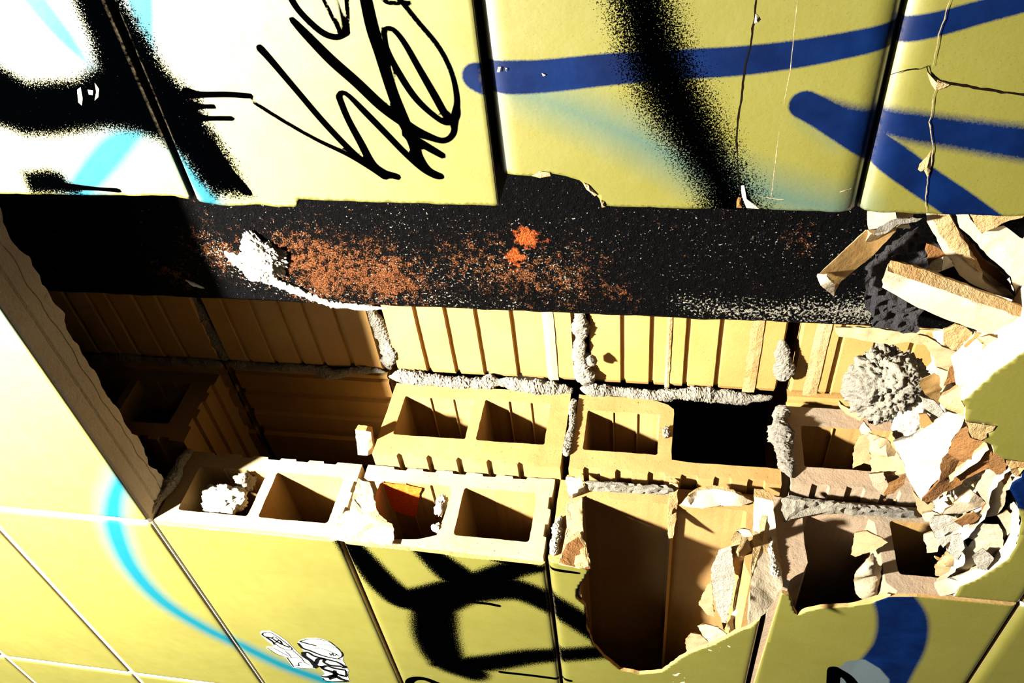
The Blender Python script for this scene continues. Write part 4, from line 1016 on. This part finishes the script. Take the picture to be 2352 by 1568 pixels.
o = pc('deep scooped brown piece with one bright ridge, centre of the lower heap', k4((845, 420, .010), (915, 365, .008), (935, 440, .006), (1010, 462, .003), (1060, 470, 0), (1085, 560, .0), (1082, 622, .004), (950, 692, .010), (850, 762, .012), (780, 792, .012), (660, 882, .012), (620, 850, .010), (740, 720, .008), (738, 640, .012), (770, 560, .012)), .010, .02, 'broken_dark', 'broken_dark', inner=k4((860, 600, .018), (810, 700, .014), (960, 600, .002)), seed=108, fn=.0014)
kid(shard('bright_ridge', [(p[0], p[1], .010 + p[2]) for p in k4((800, 735, .006), (905, 610, .006), (960, 545, .002), (1045, 480, -.003), (1060, 520, -.003), (1000, 590, -.003), (900, 660, .002))], .004, 'clay_bright', 'broken', seed=109, absY=True), o)
pc('sand-coloured flake on the glaze at the notch of the foot brick', k4((905, 338), (1020, 356), (1104, 366), (1012, 458), (950, 442), (925, 385)), -.001, .006, 'broken', seed=110, fn=.001, jag=.0014)
pc('curved dark-edged piece at the right of the scooped brown one', k4((1092, 540, 0), (1160, 582, 0), (1185, 680, .003), (1172, 765, .006), (1110, 690, .006), (1060, 645, .006)), .004, .016, 'broken_dark', 'broken_dark', seed=111)
pc('tall cream triangle below the curved dark-edged piece', k4((968, 770), (1040, 650), (1095, 640), (1152, 720), (1170, 790), (1162, 880), (1110, 950), (1040, 962), (990, 952), (1042, 872), (990, 800)), .010, .014, 'clay_bright', 'broken_dark', seed=112)
pc('flat cream kite-shaped piece under the scooped brown one', k4((750, 952, .006), (850, 852, .002), (940, 780, 0), (1042, 872, .002), (960, 912, .006), (830, 957, .008)), .014, .014, 'clay_bright', 'broken_dark', inner=k4((930, 860, -.003)), seed=113)
pc('small cream piece hugging the right rim of the heap', k4((1112, 952), (1180, 918), (1222, 960), (1212, 1040), (1182, 1082), (1150, 1010)), .008, .012, 'clay_bright', 'broken_dark', seed=114)
pc('grey dusty mortar patch left of centre in the lower heap', k4((668, 1000), (700, 955), (770, 945), (850, 965), (905, 1060), (825, 1100), (760, 1162), (700, 1085)), .014, .012, 'mortar_pale', 'mortar', seed=115, group=MG, name='mortar_shard', cat_='mortar', fn=.002)
pc('small cream block at the left foot of the heap', k4((630, 1075), (690, 1058), (742, 1140), (722, 1190), (652, 1196), (640, 1130)), .020, .012, 'clay_bright', 'broken', seed=116)
pc('wide cream plate at the right foot of the heap', k4((935, 1012, 0), (1000, 1000, 0), (1122, 1008, 0), (1152, 1070, 0), (1152, 1162, .002), (1100, 1222, .004), (1000, 1245, .004), (920, 1312, .008), (858, 1285, .008), (850, 1240, .008), (900, 1190, .004), (960, 1110, .004), (905, 1090, .006)), .006, .014, 'clay_bright', 'broken_dark', seed=117)
pc('square grey crumb resting on the wide cream plate', k4((948, 1222), (1020, 1168), (1092, 1230), (1042, 1312), (985, 1300)), .000, .008, 'mortar_pale', 'mortar', seed=118, group=MG, name='mortar_shard', cat_='mortar', fn=.002)
pc('pinkish white wedge in the middle of the foot of the heap', k4((820, 1082), (870, 1068), (922, 1160), (850, 1242), (790, 1180)), .010, .012, 'plaster', 'broken_dark', seed=119)
pc('round-backed tan piece at the mouth of the lowest core', k4((705, 1282, .008), (790, 1190, 0), (850, 1240, 0), (862, 1320, .004), (800, 1362, .01), (712, 1352, .014)), .016, .014, 'clay_pale', 'clay', inner=k4((790, 1280, -.004)), seed=120)
pc('thin brown-topped bar across the middle of the lower heap', k4((830, 990), (960, 925), (1000, 960), (960, 1000), (880, 1020)), .008, .010, 'broken_dark', 'broken', seed=121)
pc('long white rim fracture curving round the foot of the heap', k4((700, 1392, .004), (760, 1370, .006), (860, 1345, .006), (1000, 1285, .006), (1100, 1225, .006), (1175, 1130, .005), (1198, 1080, .005), (1213, 960, .005), (1222, 860, .004), (1262, 930, 0), (1262, 1040, 0), (1242, 1150, 0), (1192, 1230, 0), (1105, 1290, 0), (990, 1368, 0), (865, 1418, 0), (845, 1455, 0), (742, 1480, 0), (705, 1420, .002)), .0005, .02, 'clay_bright', 'clay_bright', seed=122, fn=.001)
pc('orange crumb cluster at the right edge above the blue paint', k4((1172, 590), (1300, 600), (1300, 640), (1242, 700), (1205, 670)), -.001, .01, 'broken', 'broken_dark', seed=123, fn=.002)
pc('white splinter at the rim above the blue paint', k4((1150, 795), (1180, 740), (1202, 700), (1214, 735), (1192, 782)), .001, .01, 'clay_bright', seed=124)
pc('large yellow wedge hanging before the half buried middle brick', k4((270, 410, .004), (390, 448, .004), (470, 560, 0), (522, 662, 0), (510, 692, .006), (400, 742, .010), (380, 700, .008), (288, 662, .012), (280, 560, .010)), .062, .016, 'clay_pale', 'broken_dark', inner=k4((400, 560, -.004)), seed=125, fn=.0014)
pc('pale wedge left of the large yellow wedge, at the core mouth', k4((168, 642), (180, 500), (212, 428), (275, 408), (285, 560), (292, 622), (240, 608)), .090, .014, 'clay_pale', 'broken', seed=126)
pc('white chip with a brown pit under the large yellow wedge', k4((273, 680, 0), (370, 668, 0), (402, 760, .004), (375, 824, .006), (340, 802, .004), (290, 742, .002)), .058, .014, 'clay_bright', 'broken_dark', seed=127)
pc('brown shaded chip right of the white pitted chip', k4((372, 822), (402, 745), (520, 692), (490, 760), (430, 805)), .056, .012, 'broken_dark', 'broken_dark', seed=128)
pc('small cream tongue left of the big mortar ball', k4((75, 198), (85, 250), (150, 300), (218, 332), (232, 300), (120, 240)), .125, .010, 'clay_pale', seed=129)
pc('white crumb above the pale wedge at the core mouth', k4((208, 385), (240, 335), (290, 400), (285, 425), (225, 415)), .085, .010, 'clay_bright', 'broken_dark', seed=130)
pc('pale filling piece between mortar mass and heap', k4((430, 470), (560, 430), (610, 380), (640, 440), (600, 520), (500, 560), (460, 520)), .052, .012, 'mortar_pale', 'mortar', seed=131, group=MG, name='mortar_shard', cat_='mortar', fn=.0016)
pc('flat shaded piece below the big cream slab', k4((560, 790), (622, 855), (700, 870), (690, 930), (640, 960), (600, 930)), .040, .010, 'clay_pale', 'broken', seed=132)
pc('bright chip under the flat shaded piece', k4((620, 940), (690, 925), (750, 952), (700, 1000), (640, 990)), .026, .012, 'clay_bright', 'broken', seed=133)
# --- pieces in the open cores
BG = 'pieces fallen into the smashed front bricks'
pc('upper of two rubble chips in the open core of the lowest front brick', k3((1180, 702, .004), (1210, 555, .004), (1290, 545, .002), (1390, 590, 0), (1432, 620, 0), (1350, 672, .0), (1212, 718, .004)), .035, .014, 'clay_pale', 'broken', seed=140, group=BG)
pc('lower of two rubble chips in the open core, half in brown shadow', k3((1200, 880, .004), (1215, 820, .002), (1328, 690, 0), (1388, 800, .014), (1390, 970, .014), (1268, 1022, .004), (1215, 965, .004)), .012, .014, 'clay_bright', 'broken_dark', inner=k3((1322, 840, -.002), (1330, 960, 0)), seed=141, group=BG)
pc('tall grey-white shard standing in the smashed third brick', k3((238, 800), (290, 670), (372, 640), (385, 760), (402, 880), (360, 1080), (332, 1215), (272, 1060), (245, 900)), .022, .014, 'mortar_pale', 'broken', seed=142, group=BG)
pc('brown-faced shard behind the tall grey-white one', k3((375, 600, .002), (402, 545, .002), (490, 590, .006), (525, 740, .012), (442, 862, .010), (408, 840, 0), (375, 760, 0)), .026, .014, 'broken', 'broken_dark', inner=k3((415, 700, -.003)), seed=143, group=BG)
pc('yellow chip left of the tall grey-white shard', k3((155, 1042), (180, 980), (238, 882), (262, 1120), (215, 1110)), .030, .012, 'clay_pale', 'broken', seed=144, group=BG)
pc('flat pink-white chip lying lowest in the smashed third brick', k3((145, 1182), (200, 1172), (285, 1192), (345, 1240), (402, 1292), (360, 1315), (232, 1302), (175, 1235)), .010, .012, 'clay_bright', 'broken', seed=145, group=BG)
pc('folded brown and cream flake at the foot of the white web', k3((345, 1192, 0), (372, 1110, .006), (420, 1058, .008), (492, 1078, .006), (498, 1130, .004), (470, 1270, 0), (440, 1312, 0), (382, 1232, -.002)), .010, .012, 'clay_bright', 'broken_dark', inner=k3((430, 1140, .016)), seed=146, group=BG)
pc('round tan chip at the dark lip of the smashed hole', k3((62, 1300), (100, 1232), (165, 1242), (235, 1302), (240, 1330), (80, 1372)), .014, .012, 'clay_pale', 'broken', seed=147, group=BG)
pc('narrow upright cream splinter beside the white web', k3((440, 1042), (458, 862), (496, 868), (497, 1046)), .020, .010, 'clay_bright', 'broken', seed=148, group=BG)
pc('small white crumb above the brown-faced shard', k3((405, 545), (440, 530), (500, 540), (522, 580), (470, 585)), .030, .010, 'clay_bright', 'broken', seed=149, group=BG)
kid(shard('broken_rim', [(p[0], p[1], .0006) for p in k3((-30, 1480), (0, 1450), (35, 1395), (100, 1366), (250, 1306), (430, 1308), (425, 1322), (252, 1356), (112, 1402), (62, 1424), (48, 1482), (82, 1540), (60, 1600), (-20, 1600), (-60, 1530))], .004, 'clay_bright', 'broken', seed=150, absY=True, jag=.0016, face_noise=.0012), h3)
kid(shard('broken_rim', [(p[0], p[1], .0006) for p in k3((640, 1228), (700, 1234), (745, 1222), (790, 1150), (830, 1130), (920, 1080), (1040, 1056), (1180, 1052), (1300, 1042), (1400, 1002), (1450, 970), (1445, 990), (1400, 1018), (1300, 1062), (1180, 1070), (1040, 1072), (930, 1094), (840, 1145), (800, 1165), (755, 1232), (700, 1243))], .004, 'clay_bright', 'broken', seed=151, absY=True, jag=.0008, face_noise=.0006), h4)

# crumbs: fine grit no one could count
def grit():
    r_ = rng(5); V, Fc = [], []
    def crumb(c_, s_):
        b0 = len(V); pts = [Vector((r_.gauss(0, 1), r_.gauss(0, 1), r_.gauss(0, 1))).normalized() * s_ * r_.uniform(.7, 1.2) for _ in range(8)]
        bm = bmesh.new(); [bm.verts.new(p) for p in pts]; h_ = bmesh.ops.convex_hull(bm, input=bm.verts[:]); bm.verts.ensure_lookup_table(); bm.verts.index_update()
        for v in bm.verts: V.append(np.array(v.co) + c_)
        for f in bm.faces: Fc.append([b0 + v.index for v in f.verts])
        bm.free()
    for k in range(170):
        x, y = r_.uniform(.03, .45), r_.uniform(.01, .20); crumb(np.array([x, y, -.918]), r_.uniform(.002, .006))
    for k in range(26):
        q = hit((r_.uniform(1995, 2110), r_.uniform(1085, 1150)), 0, .004); crumb(q, r_.uniform(.0012, .0035))
    o = mesh_obj('grit_scatter', V, Fc, M['broken']); tag(o, 'loose grit and tiny crumbs scattered between the rubble pieces', 'grit', None, 'stuff')
grit()

# ------------------------------------------------------------------ stickers
def k7(*P): return [(560 + a / 7.84, 1400 + b_ / 7.84, *r) for a, b_, *r in P]
def patch(name, pts, y, mat, parent=None, smooth_=True):
    P = [pz(p) for p in (cat([(a, b_) for a, b_ in pts] + [pts[0]], 4)[:-1] if smooth_ else pts)]
    V = [(p[0], y, p[1]) for p in P]; v, e, f, ov, oe, of = delaunay_2d_cdt([Vector((float(p[0]), float(p[1]))) for p in P], [], [list(range(len(P)))], 1, 1e-7)
    n = len(v); V3 = [(p.x, y, p.y) for p in v] + [(p.x, y + .0002, p.y) for p in v]
    F_ = [tuple(t) for t in f]; o = mesh_obj(name, V3, F_ + [tuple(i + n for i in t[::-1]) for t in f], M[mat], parent); return o
def lines(name, strokes, y, mat, parent):
    V, Fc = [], []
    for s_ in strokes:
        P = on_plane(cat(s_, 5)); b0 = len(V); n = len(P)
        for i, p in enumerate(P):
            t_ = P[min(i + 1, n - 1)][:2] - P[max(i - 1, 0)][:2]; t_ = t_ / (np.linalg.norm(t_) + 1e-12); w = p[2] * .8
            V += [(p[0] - t_[1] * w, y, p[1] + t_[0] * w), (p[0] + t_[1] * w, y, p[1] - t_[0] * w)]
        for i in range(n - 1): Fc.append((b0 + 2 * i, b0 + 2 * i + 1, b0 + 2 * i + 3, b0 + 2 * i + 2))
    return mesh_obj(name, V, Fc, M[mat], parent)
t = empty('sticker', (pz((640, 1490))[0], 0, pz((640, 1490))[1])); tag(t, 'white cut-out sticker with a rounded tab and box drawn in thin black lines', 'sticker')
kid(patch('sticker_sheet', k7((290, 400), (340, 370), (480, 370), (600, 430), (780, 560), (900, 690), (1050, 840), (1250, 960), (1300, 1060), (1100, 1050), (890, 1035), (760, 860), (600, 790), (410, 690), (410, 650), (560, 660), (430, 560), (320, 460)), -.0005, 'paper', None, False), t)
kid(lines('ink_line', [k7((330, 440, 2), (360, 405, 1), (460, 395, 1), (600, 470, 1), (760, 590, 1), (870, 690, 1.4), (820, 715, 1), (700, 690, 1), (560, 600, 1), (420, 500, 1.5), (330, 440, 2)),
    k7((400, 480, 2.4), (500, 500, 2), (640, 590, 2.4), (820, 670, 2)), k7((430, 490, 1.5), (520, 560, 2), (560, 620, 2.6)), k7((500, 500, 1.5), (560, 480, 1), (660, 560, 1.2), (700, 620, 1.6), (830, 660, 1)),
    k7((560, 590, 1), (640, 540, 1.8), (700, 600, 1)), k7((425, 680, .8), (540, 685, .8), (700, 770, .8), (810, 830, .8)), k7((425, 680, .8), (600, 790, .8), (780, 850, .8)), k7((780, 850, 1.2), (900, 1020, 1.2)), k7((800, 850, .7), (950, 850, .7), (1060, 860, .7)),
    k7((900, 1020, .8), (1100, 1045, .8), (1270, 1050, .9)), k7((740, 730, .7), (810, 790, .8), (860, 850, .7)), k7((920, 990, .8), (990, 1000, 1.2), (990, 950, .8), (1050, 930, .8)), k7((880, 720, .8), (950, 780, .8), (1040, 860, .8), (1100, 940, .8), (1200, 990, .7))], -.0008, 'ink', None), t)
t = empty('sticker', (pz((750, 1520))[0], 0, pz((750, 1520))[1])); tag(t, 'white sticker of a round cap-like shape over dense black looping letters', 'sticker')
kid(patch('sticker_sheet', k7((970, 590), (1010, 540), (1150, 500), (1330, 500), (1520, 550), (1650, 640), (1760, 740), (1800, 840), (1780, 900), (1820, 960), (1850, 1040), (1890, 1080), (1870, 1190), (1910, 1270), (1880, 1290), (1600, 1295), (1450, 1270), (1395, 1190), (1470, 1150), (1380, 1050), (1370, 990), (1300, 1050), (1230, 990), (1160, 900), (1060, 800), (1080, 740)), -.0005, 'paper', None, False), t)
kid(lines('ink_line', [k7((1010, 560, 2.4), (1150, 600, 2.2), (1310, 640, 1.8)), k7((980, 590, 2.8), (1060, 680, 3), (1200, 730, 3), (1400, 810, 2.2), (1600, 860, 1.8), (1750, 880, 1.4)), k7((1010, 560, 1.4), (1150, 520, .8), (1330, 520, .8), (1520, 560, .8), (1650, 650, .8), (1760, 760, 1.2), (1770, 830, 1.6), (1700, 870, 1)),
    k7((1300, 600, .5), (1500, 620, .5), (1700, 690, .5)), k7((1200, 690, .6), (1400, 690, .6), (1600, 760, .8), (1720, 830, .8)), k7((1540, 770, .8), (1570, 810, 1), (1600, 770, .8), (1620, 820, 1), (1680, 790, .8)),
    k7((1080, 760, 5), (1090, 820, 5), (1200, 900, 5), (1290, 990, 6), (1270, 1040, 3)), k7((1080, 760, 3), (1160, 760, 3), (1260, 820, 3.4), (1400, 860, 3.4), (1560, 900, 3), (1700, 940, 3), (1820, 1020, 4), (1760, 1030, 3)),
    k7((1300, 960, 4), (1340, 880, 4), (1460, 880, 3.6), (1440, 930, 3), (1560, 990, 3.6), (1760, 1010, 3)), k7((1400, 1030, 4.4), (1500, 1000, 3), (1620, 1040, 3.6), (1840, 1080, 3)), k7((1380, 1000, 3), (1440, 1060, 4), (1560, 1100, 5), (1640, 1130, 6), (1700, 1170, 5)),
    k7((1640, 1080, 3), (1640, 1180, 5), (1560, 1230, 3.4)), k7((1840, 1090, 2.4), (1840, 1180, 2.4), (1720, 1160, 4), (1860, 1200, 2)), k7((1400, 1190, 3), (1500, 1200, 3.6), (1640, 1180, 5), (1760, 1240, 5), (1890, 1275, 3.4)), k7((1420, 1220, 1.4), (1480, 1270, 1.4), (1640, 1280, 1.6), (1860, 1282, 2.4)), k7((1540, 1200, 3), (1560, 1250, 2))], -.0008, 'ink', None), t)
